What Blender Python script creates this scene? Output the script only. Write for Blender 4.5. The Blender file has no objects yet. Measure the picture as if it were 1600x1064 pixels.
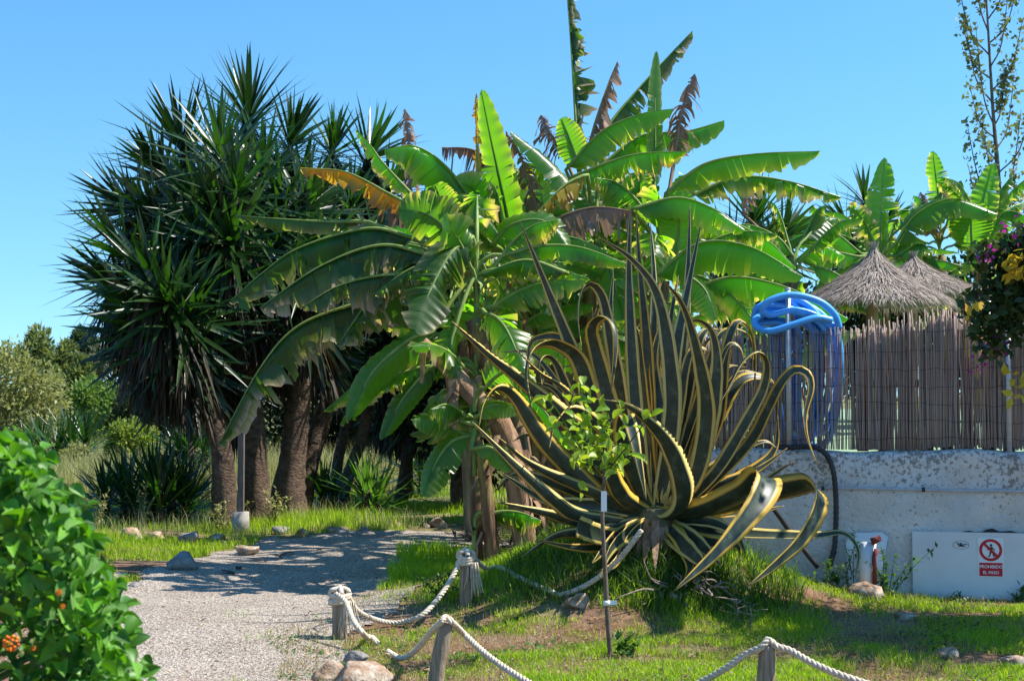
import bpy, math, random
import numpy as np
from mathutils import Vector, Matrix
R = math.radians
random.seed(7); np.random.seed(7)
rng = np.random.default_rng(7)
scene = bpy.context.scene
COL = scene.collection

# ------------------------------------------------------------------ camera, sky, sun, exposure
CAM_H, FPX = 1.6, 50 / 36 * 1600
PITCH = math.atan((615 - 532) / FPX)
cd = bpy.data.cameras.new('camera'); cam = bpy.data.objects.new('camera', cd); COL.objects.link(cam)
cam.location = (0, 0, CAM_H); cam.rotation_euler = (math.pi / 2 + PITCH, 0, 0)
cd.lens = 50; cd.sensor_width = 36; cd.clip_end = 2000
cd.dof.use_dof = True; cd.dof.focus_distance = 10.8; cd.dof.aperture_fstop = 8
scene.camera = cam
SUN_EL, SUN_AZ = R(53), R(87)          # azimuth clockwise from +Y (view direction): right, just behind the wall face
SUN = Vector((math.sin(SUN_AZ) * math.cos(SUN_EL), math.cos(SUN_AZ) * math.cos(SUN_EL), math.sin(SUN_EL)))
w = bpy.data.worlds.new('World'); scene.world = w; w.use_nodes = True
nt = w.node_tree; bg = nt.nodes['Background']
sk = nt.nodes.new('ShaderNodeTexSky'); sk.sky_type = 'NISHITA'; sk.sun_disc = False
sk.sun_elevation = SUN_EL; sk.sun_rotation = SUN_AZ; sk.altitude = 0
sk.air_density = 1.3; sk.dust_density = 0.0; sk.ozone_density = 6.0
tc = nt.nodes.new('ShaderNodeTexCoord'); va = nt.nodes.new('ShaderNodeVectorMath'); va.operation = 'ADD'; va.inputs[1].default_value = (0, 0, 0.12)   # clear dry air: no white band at the horizon
vn = nt.nodes.new('ShaderNodeVectorMath'); vn.operation = 'NORMALIZE'
nt.links.new(tc.outputs['Generated'], va.inputs[0]); nt.links.new(va.outputs[0], vn.inputs[0]); nt.links.new(vn.outputs[0], sk.inputs[0])
hs = nt.nodes.new('ShaderNodeHueSaturation'); hs.inputs['Saturation'].default_value = 1.2
nt.links.new(sk.outputs[0], hs.inputs['Color']); cg = nt.nodes.new('ShaderNodeMix'); cg.data_type = 'RGBA'; cg.blend_type = 'MULTIPLY'; cg.inputs['Factor'].default_value = 1; cg.inputs[7].default_value = (1.0, 1.07, 1.0, 1)
nt.links.new(hs.outputs[0], cg.inputs[6]); nt.links.new(cg.outputs[2], bg.inputs['Color'])
bg.inputs['Strength'].default_value = 0.125
sd = bpy.data.lights.new('sun', 'SUN'); sd.energy = 5.0; sd.angle = R(0.5); sd.color = (1, 0.95, 0.86)
so = bpy.data.objects.new('sun', sd); COL.objects.link(so); so.location = (30, 10, 40)
so.rotation_euler = SUN.to_track_quat('Z', 'Y').to_euler()
vs = scene.view_settings; vs.view_transform = 'Standard'; vs.look = 'None'; vs.exposure = 0.85; vs.gamma = 1
vs.use_curve_mapping = False
scene.cycles.max_bounces = 6; scene.cycles.transparent_max_bounces = 8

# ------------------------------------------------------------------ geometry helpers
cp, sp = math.cos(PITCH), math.sin(PITCH)
def P(px, py, Y):
    """point at depth Y whose bearing is that of photo pixel (px, py)"""
    u = (px - 800) / FPX; v = (532 - py) / FPX
    d = (u, cp - v * sp, sp + v * cp); k = Y / d[1]
    return np.array((d[0] * k, Y, CAM_H + d[2] * k))
def gz(x, y):
    x = np.asarray(x, float); y = np.asarray(y, float)
    m = 0.62 * np.exp(-((x - 0.95) / 1.2) ** 2 - ((y - 10.75) / 0.72) ** 2)
    n = 0.018 * (np.sin(x * 2.1 + y * 0.7) + np.sin(y * 1.7 - x * 1.1 + 1)) * np.clip((y - 6) / 3, 0, 1)
    return m + n
def G(px, py):
    Y = 10.0
    u = (px - 800) / FPX; v = (532 - py) / FPX
    d = np.array((u, cp - v * sp, sp + v * cp)); z = 0.0
    for _ in range(25):
        k = (z - CAM_H) / d[2]; p = d * k; z = 0.6 * z + 0.4 * float(gz(p[0], p[1]))
    return np.array((p[0], p[1], float(gz(p[0], p[1]))))
def cr(pts, n):
    """Catmull-Rom through pts, n samples even in length"""
    p = np.array(pts, float)
    if len(p) == 2: return p[0] + (p[1] - p[0]) * np.linspace(0, 1, n)[:, None]
    q = np.vstack([2 * p[0] - p[1], p, 2 * p[-1] - p[-2]])
    out = []
    for i in range(1, len(q) - 2):
        t = np.linspace(0, 1, 14, endpoint=False)[:, None]
        a, b, c, d = q[i - 1], q[i], q[i + 1], q[i + 2]
        out.append(0.5 * (2 * b + (c - a) * t + (2 * a - 5 * b + 4 * c - d) * t ** 2 + (3 * b - a - 3 * c + d) * t ** 3))
    out = np.vstack(out + [p[-1:]])
    s = np.r_[0, np.cumsum(np.linalg.norm(np.diff(out, axis=0), axis=1))]
    return np.stack([np.interp(np.linspace(0, s[-1], n), s, out[:, k]) for k in range(3)], 1)
def unit(v):
    v = np.asarray(v, float); return v / (np.linalg.norm(v, axis=-1, keepdims=True) + 1e-9)
class MB:
    def __init__(s): s.v, s.f, s.uv, s.at = [], [], [], []
    def add(s, V, F, uv=None, at=None):
        o = len(s.v); s.v += [tuple(x) for x in V]; s.f += [tuple(int(i) + o for i in f) for f in F]
        s.uv += list(uv) if uv is not None else [(0, 0)] * len(V); s.at += list(at) if at is not None else [0.0] * len(V)
        return s
    def tube(s, pts, rad, sides=8, cap=True):
        pts = np.array(pts, float); n = len(pts)
        rad = np.full(n, rad, float) if np.isscalar(rad) else np.interp(np.linspace(0, 1, n), np.linspace(0, 1, len(rad)), rad)
        T = unit(np.gradient(pts, axis=0))
        ref = np.array((0, 0, 1.)) if abs(T[:, 2]).mean() < 0.8 else np.array((0.2, 1., 0))
        A = unit(np.cross(T, ref)); B = np.cross(T, A); a = np.linspace(0, 2 * np.pi, sides, endpoint=False)
        V = (pts[:, None] + rad[:, None, None] * (np.cos(a)[None, :, None] * A[:, None] + np.sin(a)[None, :, None] * B[:, None])).reshape(-1, 3)
        F = [(i * sides + j, i * sides + (j + 1) % sides, (i + 1) * sides + (j + 1) % sides, (i + 1) * sides + j) for i in range(n - 1) for j in range(sides)]
        if cap: F += [tuple(range(sides))[::-1], tuple((n - 1) * sides + j for j in range(sides))]
        uv = [(j / sides, i / (n - 1)) for i in range(n) for j in range(sides)]
        return s.add(V, F, uv)
    def box(s, lo, hi):
        (a, b, c), (d, e, f) = lo, hi
        V = [(a, b, c), (d, b, c), (d, e, c), (a, e, c), (a, b, f), (d, b, f), (d, e, f), (a, e, f)]
        return s.add(V, [(0, 3, 2, 1), (4, 5, 6, 7), (0, 1, 5, 4), (1, 2, 6, 5), (2, 3, 7, 6), (3, 0, 4, 7)])
    def build(s, name, mat, parent=None, smooth=True, kind=None):
        off = np.array(parent_loc(parent)); me = bpy.data.meshes.new(name)
        me.from_pydata([tuple(np.array(x) - off) for x in s.v], [], s.f)
        if any(s.at):
            me.attributes.new('dry', 'FLOAT', 'POINT').data.foreach_set('value', s.at)
        ul = me.uv_layers.new(name='UVMap'); li = np.empty(len(me.loops), np.int32); me.loops.foreach_get('vertex_index', li)
        ul.data.foreach_set('uv', np.array(s.uv, np.float32)[li].ravel())
        return finish(name, me, mat, parent, smooth, kind)
def parent_loc(p):
    L = Vector((0, 0, 0))
    while p is not None: L = L + p.location; p = p.parent
    return tuple(L)
def finish(name, me, mat, parent, smooth=True, kind=None):
    if mat: me.materials.append(mat)
    if smooth: me.polygons.foreach_set('use_smooth', [True] * len(me.polygons))
    me.update()
    o = bpy.data.objects.new(name, me); COL.objects.link(o)
    if parent is not None: o.parent = parent
    if kind: o['kind'] = kind
    return o
def fast(name, V, F, mat, parent=None, smooth=False, kind=None):
    """big mesh from arrays: V (n,3), F (m,k)"""
    V = np.asarray(V, np.float32) - np.array(parent_loc(parent), np.float32); F = np.asarray(F, np.int32); m, k = F.shape
    me = bpy.data.meshes.new(name); me.vertices.add(len(V)); me.vertices.foreach_set('co', V.ravel())
    me.loops.add(m * k); me.loops.foreach_set('vertex_index', F.ravel()); me.polygons.add(m)
    me.polygons.foreach_set('loop_start', np.arange(0, m * k, k, dtype=np.int32)); me.update(calc_edges=True)
    return finish(name, me, mat, parent, smooth, kind)
def scatter(tv, tf, mats):
    """template verts/faces under k transforms (k,4,4)"""
    k = len(mats); mats = np.asarray(mats); tv = np.asarray(tv)
    V = np.einsum('kij,nj->kni', mats[:, :3, :3], tv) + mats[:, None, :3, 3]
    F = np.asarray(tf)[None] + (np.arange(k) * len(tv))[:, None, None]
    return V.reshape(-1, 3), F.reshape(-1, F.shape[-1])
def frame(pos, d, up, length, width):
    """4x4: template y axis along d, z axis near up"""
    d = unit(d); up = np.asarray(up, float); x = np.cross(d, up)
    if np.linalg.norm(x) < 1e-4: x = np.cross(d, (1, 0, 0.1))
    x = unit(x); z = np.cross(x, d); m = np.eye(4)
    m[:3, 0] = x * width; m[:3, 1] = d * length; m[:3, 2] = z * length; m[:3, 3] = pos
    return m
def thing(name, label, cat, loc=(0, 0, 0), group=None):
    o = bpy.data.objects.new(name, None); COL.objects.link(o); o.location = tuple(float(c) for c in loc)
    o.empty_display_size = 0.2
    return tag(o, label, cat, group)
def tag(o, label, cat, group=None):
    o['label'] = label; o['category'] = cat
    if group: o['group'] = group
    return o
def struct(o): o['kind'] = 'structure'; return o

# ------------------------------------------------------------------ material helpers
def mat(name):
    m = bpy.data.materials.new(name); m.use_nodes = True
    return m, m.node_tree, m.node_tree.nodes['Principled BSDF']
def N(nt, t, **kw):
    n = nt.nodes.new('ShaderNode' + t)
    for k, v in kw.items():
        if k in n.inputs: n.inputs[k].default_value = v
        else: setattr(n, k, v)
    return n
def C(c): return (*c, 1)
def coords(nt, kind='Object', scale=(1, 1, 1)):
    t = N(nt, 'TexCoord'); m = N(nt, 'Mapping'); m.inputs['Scale'].default_value = scale
    nt.links.new(t.outputs[kind], m.inputs['Vector']); return m.outputs['Vector']
def noise(nt, vec, scale, detail=4, rough=0.6):
    n = N(nt, 'TexNoise', Scale=scale, Detail=detail, Roughness=rough)
    if vec is not None: nt.links.new(vec, n.inputs['Vector'])
    return n.outputs['Fac']
def ramp(nt, fac, stops):
    r = N(nt, 'ValToRGB'); e = r.color_ramp.elements
    while len(e) < len(stops): e.new(0.5)
    for el, (p, c) in zip(e, stops): el.position = p; el.color = C(c) if len(c) == 3 else c
    nt.links.new(fac, r.inputs['Fac']); return r.outputs['Color']
def mix(nt, fac, a, b, mode='MIX'):
    m = N(nt, 'Mix', data_type='RGBA', blend_type=mode)
    for sock, val in ((m.inputs['Factor'], fac), (m.inputs[6], a), (m.inputs[7], b)):
        if hasattr(val, 'links'): nt.links.new(val, sock)
        else: sock.default_value = C(val) if isinstance(val, tuple) and len(val) == 3 else val
    return m.outputs[2]
def math_(nt, op, a, b=0.0):
    m = N(nt, 'Math', operation=op)
    for sock, val in ((m.inputs[0], a), (m.inputs[1], b)):
        if hasattr(val, 'links'): nt.links.new(val, sock)
        else: sock.default_value = val
    return m.outputs[0]
def bump(nt, bs, h, strength=0.3, dist=0.01):
    b = N(nt, 'Bump', Strength=strength, Distance=dist); nt.links.new(h, b.inputs['Height']); nt.links.new(b.outputs[0], bs.inputs['Normal'])
    return b.outputs[0]
def simple(name, stops, scale=8, rough=0.8, bumps=0.3, bscale=None, spec=0.3, metal=0, vscale=(1, 1, 1), bdist=0.01):
    m, nt, bs = mat(name); v = coords(nt, 'Object', vscale)
    nt.links.new(ramp(nt, noise(nt, v, scale, 6), stops), bs.inputs['Base Color'])
    bs.inputs['Roughness'].default_value = rough; bs.inputs['Specular IOR Level'].default_value = spec; bs.inputs['Metallic'].default_value = metal
    if bumps: bump(nt, bs, noise(nt, v, bscale or scale * 3, 6), bumps, bdist)
    return m
def leafmat(name, c1, c2, tr, trans=0.4, rough=0.4, spec=0.5, rnd='island', extra=None):
    """two-sided leaf: glossy front, light let through from behind"""
    m, nt, bs = mat(name); out = nt.nodes['Material Output']
    r = N(nt, 'NewGeometry').outputs['Random Per Island'] if rnd == 'island' else N(nt, 'ObjectInfo').outputs['Random']
    col = mix(nt, r, c1, c2)
    dry = None
    if extra: col = extra(nt, bs, col)
    if isinstance(col, tuple): col, dry = col
    nt.links.new(col, bs.inputs['Base Color']); bs.inputs['Roughness'].default_value = rough; bs.inputs['Specular IOR Level'].default_value = spec
    t = N(nt, 'BsdfTranslucent')
    tcol = mix(nt, 1.0, col, tr, 'MULTIPLY')
    if dry is not None: tcol = mix(nt, dry, tcol, (0.4, 0.27, 0.18))
    nt.links.new(tcol, t.inputs['Color'])
    ms = N(nt, 'MixShader', Fac=trans); nt.links.new(bs.outputs[0], ms.inputs[1]); nt.links.new(t.outputs[0], ms.inputs[2])
    nt.links.new(ms.outputs[0], out.inputs['Surface']); return m

# leaf colours; agave, yucca and banana greens darkened to deepen shade
def banana_extra(nt, bs, col):
    v = coords(nt, 'UV', (1.2, 70, 1)); n = noise(nt, v, 1.0, 3)
    col = mix(nt, math_(nt, 'MULTIPLY', n, 0.5), col, (0.02, 0.05, 0.008))
    big = noise(nt, coords(nt, 'Object'), 3.0, 3)
    col = mix(nt, math_(nt, 'MULTIPLY', big, 0.3), col, (0.06, 0.105, 0.015))
    spot = ramp(nt, noise(nt, coords(nt, 'Object'), 28, 6, 0.7), [(0.66, (0, 0, 0)), (0.72, (1, 1, 1))]); col = mix(nt, math_(nt, 'MULTIPLY', spot, 0.7), col, (0.16, 0.1, 0.035))
    a = N(nt, 'Attribute', attribute_name='dry')
    dn = math_(nt, 'MULTIPLY', a.outputs['Fac'], math_(nt, 'ADD', n, 0.5))
    dcol = ramp(nt, n, [(0.3, (0.26, 0.16, 0.1)), (0.7, (0.5, 0.37, 0.28))])
    dn2 = N(nt, 'Clamp'); nt.links.new(dn, dn2.inputs[0])
    bump(nt, bs, n, 0.25, 0.01)
    return mix(nt, dn2.outputs[0], col, dcol), dn2.outputs[0]
M_BAN = leafmat('banana_leaf_green', (0.009, 0.035, 0.006), (0.034, 0.09, 0.011), (9.5, 10.5, 1.2), 0.5, 0.33, 0.6, 'object', banana_extra)
M_BAN_SHADE = leafmat('banana_leaf_shade', (0.010, 0.042, 0.007), (0.028, 0.085, 0.011), (6.0, 7.5, 1.0), 0.27, 0.4, 0.4, 'object', banana_extra)  # weaker see-through colour puts shade into the dark hanging leaves
def yellow_extra(nt, bs, col):
    n = noise(nt, coords(nt, 'UV', (2, 40, 1)), 1.0, 3)
    col = mix(nt, n, col, (0.42, 0.3, 0.03))
    a = N(nt, 'Attribute', attribute_name='dry'); cl = N(nt, 'Clamp'); nt.links.new(a.outputs['Fac'], cl.inputs[0])
    return mix(nt, cl.outputs[0], col, (0.3, 0.15, 0.06))
M_BANY = leafmat('banana_leaf_yellow', (0.5, 0.3, 0.02), (0.36, 0.3, 0.03), (1.6, 1.3, 0.6), 0.4, 0.5, 0.4, 'object', yellow_extra)
M_BAND = leafmat('banana_leaf_dead', (0.36, 0.24, 0.19), (0.5, 0.37, 0.3), (1.3, 1.1, 0.9), 0.3, 0.8, 0.2, 'object',
                 lambda nt, bs, c: mix(nt, noise(nt, coords(nt, 'UV', (2, 60, 1)), 1.0, 4), c, (0.14, 0.08, 0.05)))
M_RIB = simple('banana_midrib', [(0.3, (0.12, 0.2, 0.035)), (0.7, (0.26, 0.33, 0.09))], 10, 0.55, 0.1, spec=0.25)
M_RIBD = simple('banana_midrib_dry', [(0.3, (0.2, 0.11, 0.06)), (0.7, (0.36, 0.24, 0.14))], 10, 0.8, 0.2)
M_STEM = simple('banana_stem', [(0.3, (0.06, 0.035, 0.02)), (0.5, (0.2, 0.11, 0.06)), (0.62, (0.26, 0.22, 0.08)), (0.8, (0.34, 0.2, 0.12))], 5, 0.75, 0.6, 18, vscale=(3, 3, 0.5), bdist=0.03)
M_SHEATH = simple('dry_sheath', [(0.25, (0.1, 0.05, 0.03)), (0.5, (0.3, 0.17, 0.1)), (0.8, (0.5, 0.34, 0.24))], 6, 0.8, 0.5, 20, vscale=(3, 3, 0.6), bdist=0.03)
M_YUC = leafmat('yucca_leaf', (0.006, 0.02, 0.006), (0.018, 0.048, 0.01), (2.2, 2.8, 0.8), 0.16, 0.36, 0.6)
M_YUCO = leafmat('yucca_leaf_single', (0.009, 0.028, 0.006), (0.028, 0.072, 0.012), (3.0, 4.0, 0.8), 0.24, 0.34, 0.6, 'object')
M_YUCB = leafmat('yucca_leaf_young', (0.05, 0.13, 0.025), (0.09, 0.19, 0.035), (2.4, 2.6, 0.8), 0.3, 0.35, 0.6, 'object')
M_SKIRT = leafmat('yucca_dead_leaf', (0.008, 0.014, 0.006), (0.06, 0.038, 0.022), (1.2, 1.0, 0.8), 0.15, 0.6, 0.3)
M_YTR = simple('yucca_bark', [(0.3, (0.05, 0.032, 0.022)), (0.55, (0.13, 0.085, 0.06)), (0.8, (0.2, 0.135, 0.1))], 9, 0.9, 1.0, 22, vscale=(1, 1, 1.6), bdist=0.05)
def agave_mat():
    m, nt, bs = mat('variegated_agave_leaf'); out = nt.nodes['Material Output']
    t = N(nt, 'TexCoord'); sx = N(nt, 'SeparateXYZ'); nt.links.new(t.outputs['UV'], sx.inputs[0])
    d = math_(nt, 'ABSOLUTE', math_(nt, 'SUBTRACT', math_(nt, 'MULTIPLY', sx.outputs['X'], 2.0), 1.0))
    streak = noise(nt, coords(nt, 'UV', (26, 1.2, 1)), 1.0, 3); blot = noise(nt, coords(nt, 'Object'), 14, 5)
    d = math_(nt, 'ADD', d, math_(nt, 'MULTIPLY', math_(nt, 'SUBTRACT', streak, 0.5), 0.22))
    green = ramp(nt, blot, [(0.25, (0.018, 0.03, 0.02)), (0.55, (0.042, 0.062, 0.04)), (0.8, (0.13, 0.155, 0.11))])
    r = N(nt, 'ObjectInfo').outputs['Random']
    yel = mix(nt, r, (0.68, 0.4, 0.04), (0.68, 0.56, 0.2))
    f = ramp(nt, d, [(0.6, (0, 0, 0)), (0.66, (1, 1, 1))])
    col = mix(nt, f, green, yel)
    ed = ramp(nt, d, [(0.985, (0, 0, 0)), (1.0, (1, 1, 1))]); col = mix(nt, ed, col, (0.12, 0.05, 0.02))
    scar = ramp(nt, noise(nt, coords(nt, 'Object'), 5, 8, 0.75), [(0.66, (0, 0, 0)), (0.74, (1, 1, 1))])
    col = mix(nt, math_(nt, 'MULTIPLY', scar, 0.5), col, (0.2, 0.18, 0.15))
    nt.links.new(col, bs.inputs['Base Color']); bs.inputs['Roughness'].default_value = 0.42; bs.inputs['Specular IOR Level'].default_value = 0.45
    bump(nt, bs, streak, 0.15, 0.006)
    tr = N(nt, 'BsdfTranslucent'); nt.links.new(col, tr.inputs['Color'])
    ms = N(nt, 'MixShader', Fac=0.14); nt.links.new(bs.outputs[0], ms.inputs[1]); nt.links.new(tr.outputs[0], ms.inputs[2]); nt.links.new(ms.outputs[0], out.inputs['Surface'])
    return m
M_AGA = agave_mat()
M_AGAB = simple('agave_heart', [(0.3, (0.03, 0.045, 0.03)), (0.7, (0.2, 0.17, 0.08))], 8, 0.6)
M_GRASS = leafmat('grass_blade', (0.13, 0.25, 0.013), (0.3, 0.43, 0.03), (2.3, 2.2, 0.7), 0.5, 0.45, 0.35)
M_GRASSD = leafmat('dry_grass_blade', (0.28, 0.22, 0.1), (0.42, 0.34, 0.17), (1.2, 1.1, 0.8), 0.35, 0.7, 0.2)
M_TALL = leafmat('tall_grass_blade', (0.2, 0.25, 0.08), (0.48, 0.44, 0.24), (1.5, 1.4, 0.9), 0.4, 0.6, 0.2)
M_WEED = leafmat('weed_leaf', (0.04, 0.09, 0.02), (0.09, 0.17, 0.03), (2, 2.2, 0.8), 0.35, 0.5, 0.3)
M_LITTER = leafmat('leaf_litter', (0.1, 0.055, 0.03), (0.42, 0.3, 0.17), (1, .9, .7), .15, .8, .2)
M_LEMON = leafmat('lemon_leaf', (0.16, 0.3, 0.025), (0.32, 0.42, 0.04), (1.6, 1.5, 0.6), 0.45, 0.35, 0.5, 'object')
M_LANT = leafmat('lantana_leaf', (0.04, 0.14, 0.01), (0.15, 0.38, 0.022), (2.0, 2.1, 0.6), 0.28, 0.38, 0.5, 'object',
                 lambda nt, bs, c: (bump(nt, bs, noise(nt, coords(nt, 'Object'), 60, 3), 0.4, 0.004), c)[1])
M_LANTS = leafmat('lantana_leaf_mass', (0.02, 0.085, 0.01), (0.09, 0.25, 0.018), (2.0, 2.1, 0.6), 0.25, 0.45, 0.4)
M_BOUG = leafmat('bougainvillea_leaf', (0.025, 0.05, 0.015), (0.06, 0.1, 0.025), (2, 2, 0.8), 0.3, 0.45, 0.4)
M_BRACT = leafmat('bougainvillea_bract', (0.3, 0.02, 0.2), (0.5, 0.05, 0.34), (1.3, 1, 1.3), 0.4, 0.6, 0.2)
M_YLEAF = leafmat('yellow_leaf', (0.6, 0.42, 0.03), (0.5, 0.45, 0.06), (1.3, 1.2, 0.6), 0.4, 0.5, 0.3)
def crownmat(n, a, b, tr=(1.8, 1.9, 0.9), t=0.3): return leafmat(n, a, b, tr, t, 0.55, 0.25)
M_OLIVE = crownmat('olive_leaf', (0.17, 0.18, 0.07), (0.32, 0.32, 0.14))
M_PINE = crownmat('pine_needle', (0.08, 0.11, 0.04), (0.2, 0.23, 0.08))
M_PINED = crownmat('dark_pine_needle', (0.03, 0.055, 0.03), (0.07, 0.1, 0.05))
M_GREY = crownmat('grey_needle', (0.12, 0.11, 0.08), (0.22, 0.21, 0.14))
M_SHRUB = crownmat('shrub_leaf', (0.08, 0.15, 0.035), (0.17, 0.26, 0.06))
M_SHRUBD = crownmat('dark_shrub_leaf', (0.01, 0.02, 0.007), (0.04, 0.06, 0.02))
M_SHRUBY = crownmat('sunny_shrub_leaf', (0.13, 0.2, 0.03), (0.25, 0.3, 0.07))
M_POP = crownmat('poplar_leaf', (0.07, 0.09, 0.035), (0.22, 0.23, 0.12))
M_BARK = simple('bark', [(0.3, (0.07, 0.05, 0.035)), (0.7, (0.2, 0.15, 0.11))], 12, 0.9, 0.6)
M_TWIG = simple('dry_twig', [(0.3, (0.12, 0.08, 0.06)), (0.7, (0.34, 0.27, 0.22))], 30, 0.9, 0.4)
M_WOOD = simple('weathered_post', [(0.3, (0.13, 0.095, 0.06)), (0.55, (0.3, 0.23, 0.16)), (0.75, (0.42, 0.34, 0.25))], 10, 0.9, 0.7, 22, vscale=(5, 5, 0.5), bdist=0.015)
M_ROPE = simple('rope', [(0.3, (0.42, 0.34, 0.25)), (0.7, (0.68, 0.6, 0.48))], 40, 0.9, 0.5, 150)
M_ROCK = simple('limestone', [(0.25, (0.13, 0.085, 0.06)), (0.45, (0.3, 0.19, 0.12)), (0.6, (0.48, 0.39, 0.3)), (0.75, (0.6, 0.55, 0.48))], 9, 0.9, 0.9, 16, bdist=0.03)
M_ROCKG = simple('grey_limestone', [(0.3, (0.11, 0.1, 0.095)), (0.55, (0.27, 0.25, 0.23)), (0.75, (0.45, 0.43, 0.4))], 7, 0.9, 0.9, 16, bdist=0.03)
M_METAL = simple('galvanised_post', [(0.3, (0.42, 0.43, 0.45)), (0.7, (0.6, 0.61, 0.63))], 20, 0.45, 0.05, spec=0.5, metal=0.3)
M_PVC = simple('grey_pipe', [(0.3, (0.36, 0.37, 0.4)), (0.7, (0.5, 0.51, 0.54))], 12, 0.5, 0.05)
M_BLACK = simple('black_rubber', [(0.3, (0.012, 0.012, 0.014)), (0.7, (0.035, 0.035, 0.04))], 12, 0.45, 0.1, spec=0.5)
M_BLUE = simple('blue_hose', [(0.3, (0.05, 0.3, 0.74)), (0.7, (0.09, 0.4, 0.86))], 5, 0.38, 0.1, 30, spec=0.5)
M_WHITE = simple('white_board', [(0.3, (0.62, 0.62, 0.63)), (0.7, (0.74, 0.74, 0.75))], 3, 0.5, 0.05)
M_PLATE = simple('sign_white', [(0.3, (0.76, 0.76, 0.77)), (0.7, (0.8, 0.8, 0.8))], 3, 0.35, 0)
M_RED = simple('sign_red', [(0.3, (0.5, 0.012, 0.03)), (0.7, (0.58, 0.02, 0.04))], 3, 0.35, 0)
M_INK = simple('sign_black', [(0.3, (0.012, 0.012, 0.012)), (0.7, (0.02, 0.02, 0.02))], 3, 0.4, 0)
M_RUST = simple('rusty_red', [(0.3, (0.1, 0.02, 0.015)), (0.7, (0.24, 0.06, 0.04))], 14, 0.8, 0.3)
M_CONC = simple('concrete', [(0.3, (0.22, 0.2, 0.17)), (0.7, (0.38, 0.35, 0.31))], 14, 0.9, 0.4)
M_DKPOLE = simple('brown_pole', [(0.3, (0.1, 0.075, 0.065)), (0.7, (0.2, 0.15, 0.13))], 9, 0.7, 0.2, vscale=(4, 4, 0.6))
M_BOARD = simple('brown_board', [(0.3, (0.12, 0.05, 0.03)), (0.7, (0.26, 0.12, 0.07))], 8, 0.8, 0.3, vscale=(6, 6, 0.6))
M_YCLOTH = simple('yellow_cloth', [(0.3, (0.6, 0.36, 0.02)), (0.7, (0.72, 0.46, 0.04))], 4, 0.7, 0.1)
M_THATCH = leafmat('thatch_straw', (0.18, 0.14, 0.11), (0.5, 0.42, 0.36), (1, 0.95, 0.85), 0.12, 0.8, 0.2)
M_THATB = simple('thatch_bed', [(0.3, (0.09, 0.07, 0.055)), (0.7, (0.2, 0.165, 0.14))], 40, 0.95, 0.6, vscale=(1, 1, 0.3))
M_TIMB = simple('umbrella_post', [(0.3, (0.26, 0.17, 0.09)), (0.7, (0.42, 0.3, 0.18))], 8, 0.8, 0.3, vscale=(4, 4, 0.5))
M_FLOWER = simple('lantana_flower', [(0.35, (0.75, 0.06, 0.01)), (0.65, (0.85, 0.3, 0.02))], 60, 0.6, 0)
def reedmat():
    m, nt, bs = mat('reed'); r = N(nt, 'ObjectInfo').outputs['Random']
    v = coords(nt, 'Object', (40, 40, 2.5)); n = noise(nt, v, 1.5, 4)
    a = ramp(nt, r, [(0.0, (0.34, 0.265, 0.235)), (0.4, (0.54, 0.45, 0.4)), (0.75, (0.66, 0.57, 0.52)), (1.0, (0.74, 0.66, 0.6))])
    nt.links.new(mix(nt, math_(nt, 'MULTIPLY', n, 0.7), a, (0.38, 0.3, 0.27)), bs.inputs['Base Color']); bs.inputs['Roughness'].default_value = 0.7
    out = nt.nodes['Material Output']; t = N(nt, 'BsdfTranslucent'); t.inputs['Color'].default_value = (0.75, 0.58, 0.46, 1)
    ms = N(nt, 'MixShader', Fac=0.45); nt.links.new(bs.outputs[0], ms.inputs[1]); nt.links.new(t.outputs[0], ms.inputs[2]); nt.links.new(ms.outputs[0], out.inputs['Surface'])
    return m
M_REED = reedmat()
M_REEDB = leafmat('reed_backing', (0.36, 0.29, 0.25), (0.62, 0.53, 0.48), (1, .9, .8), .45, .7, .2)
def stucco():
    m, nt, bs = mat('white_stucco'); v = coords(nt, 'Object')
    base = ramp(nt, noise(nt, v, 2.2, 5), [(0.3, (0.58, 0.54, 0.5)), (0.6, (0.76, 0.73, 0.7))])
    tc = N(nt, 'TexCoord'); sz = N(nt, 'SeparateXYZ'); nt.links.new(tc.outputs['Object'], sz.inputs[0])
    high = N(nt, 'MapRange'); high.inputs[1].default_value = 0.25; high.inputs[2].default_value = 1.1; nt.links.new(sz.outputs['Z'], high.inputs[0])
    st = noise(nt, v, 30, 9, 0.7); st2 = noise(nt, v, 2.0, 3)
    s = math_(nt, 'ADD', math_(nt, 'MULTIPLY', st, 0.62), math_(nt, 'MULTIPLY', st2, 0.3))
    s = math_(nt, 'ADD', s, math_(nt, 'MULTIPLY', high.outputs[0], 0.085))
    f = ramp(nt, s, [(0.545, (0, 0, 0)), (0.59, (1, 1, 1))])
    col = mix(nt, math_(nt, 'MULTIPLY', f, 0.75), base, (0.16, 0.12, 0.095))
    nt.links.new(col, bs.inputs['Base Color']); bs.inputs['Roughness'].default_value = 0.95; bs.inputs['Specular IOR Level'].default_value = 0.15
    bump(nt, bs, math_(nt, 'ADD', noise(nt, v, 26, 5), math_(nt, 'MULTIPLY', noise(nt, v, 8, 3), 0.8)), 0.9, 0.03)
    return m
M_WALL = stucco()
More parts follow.
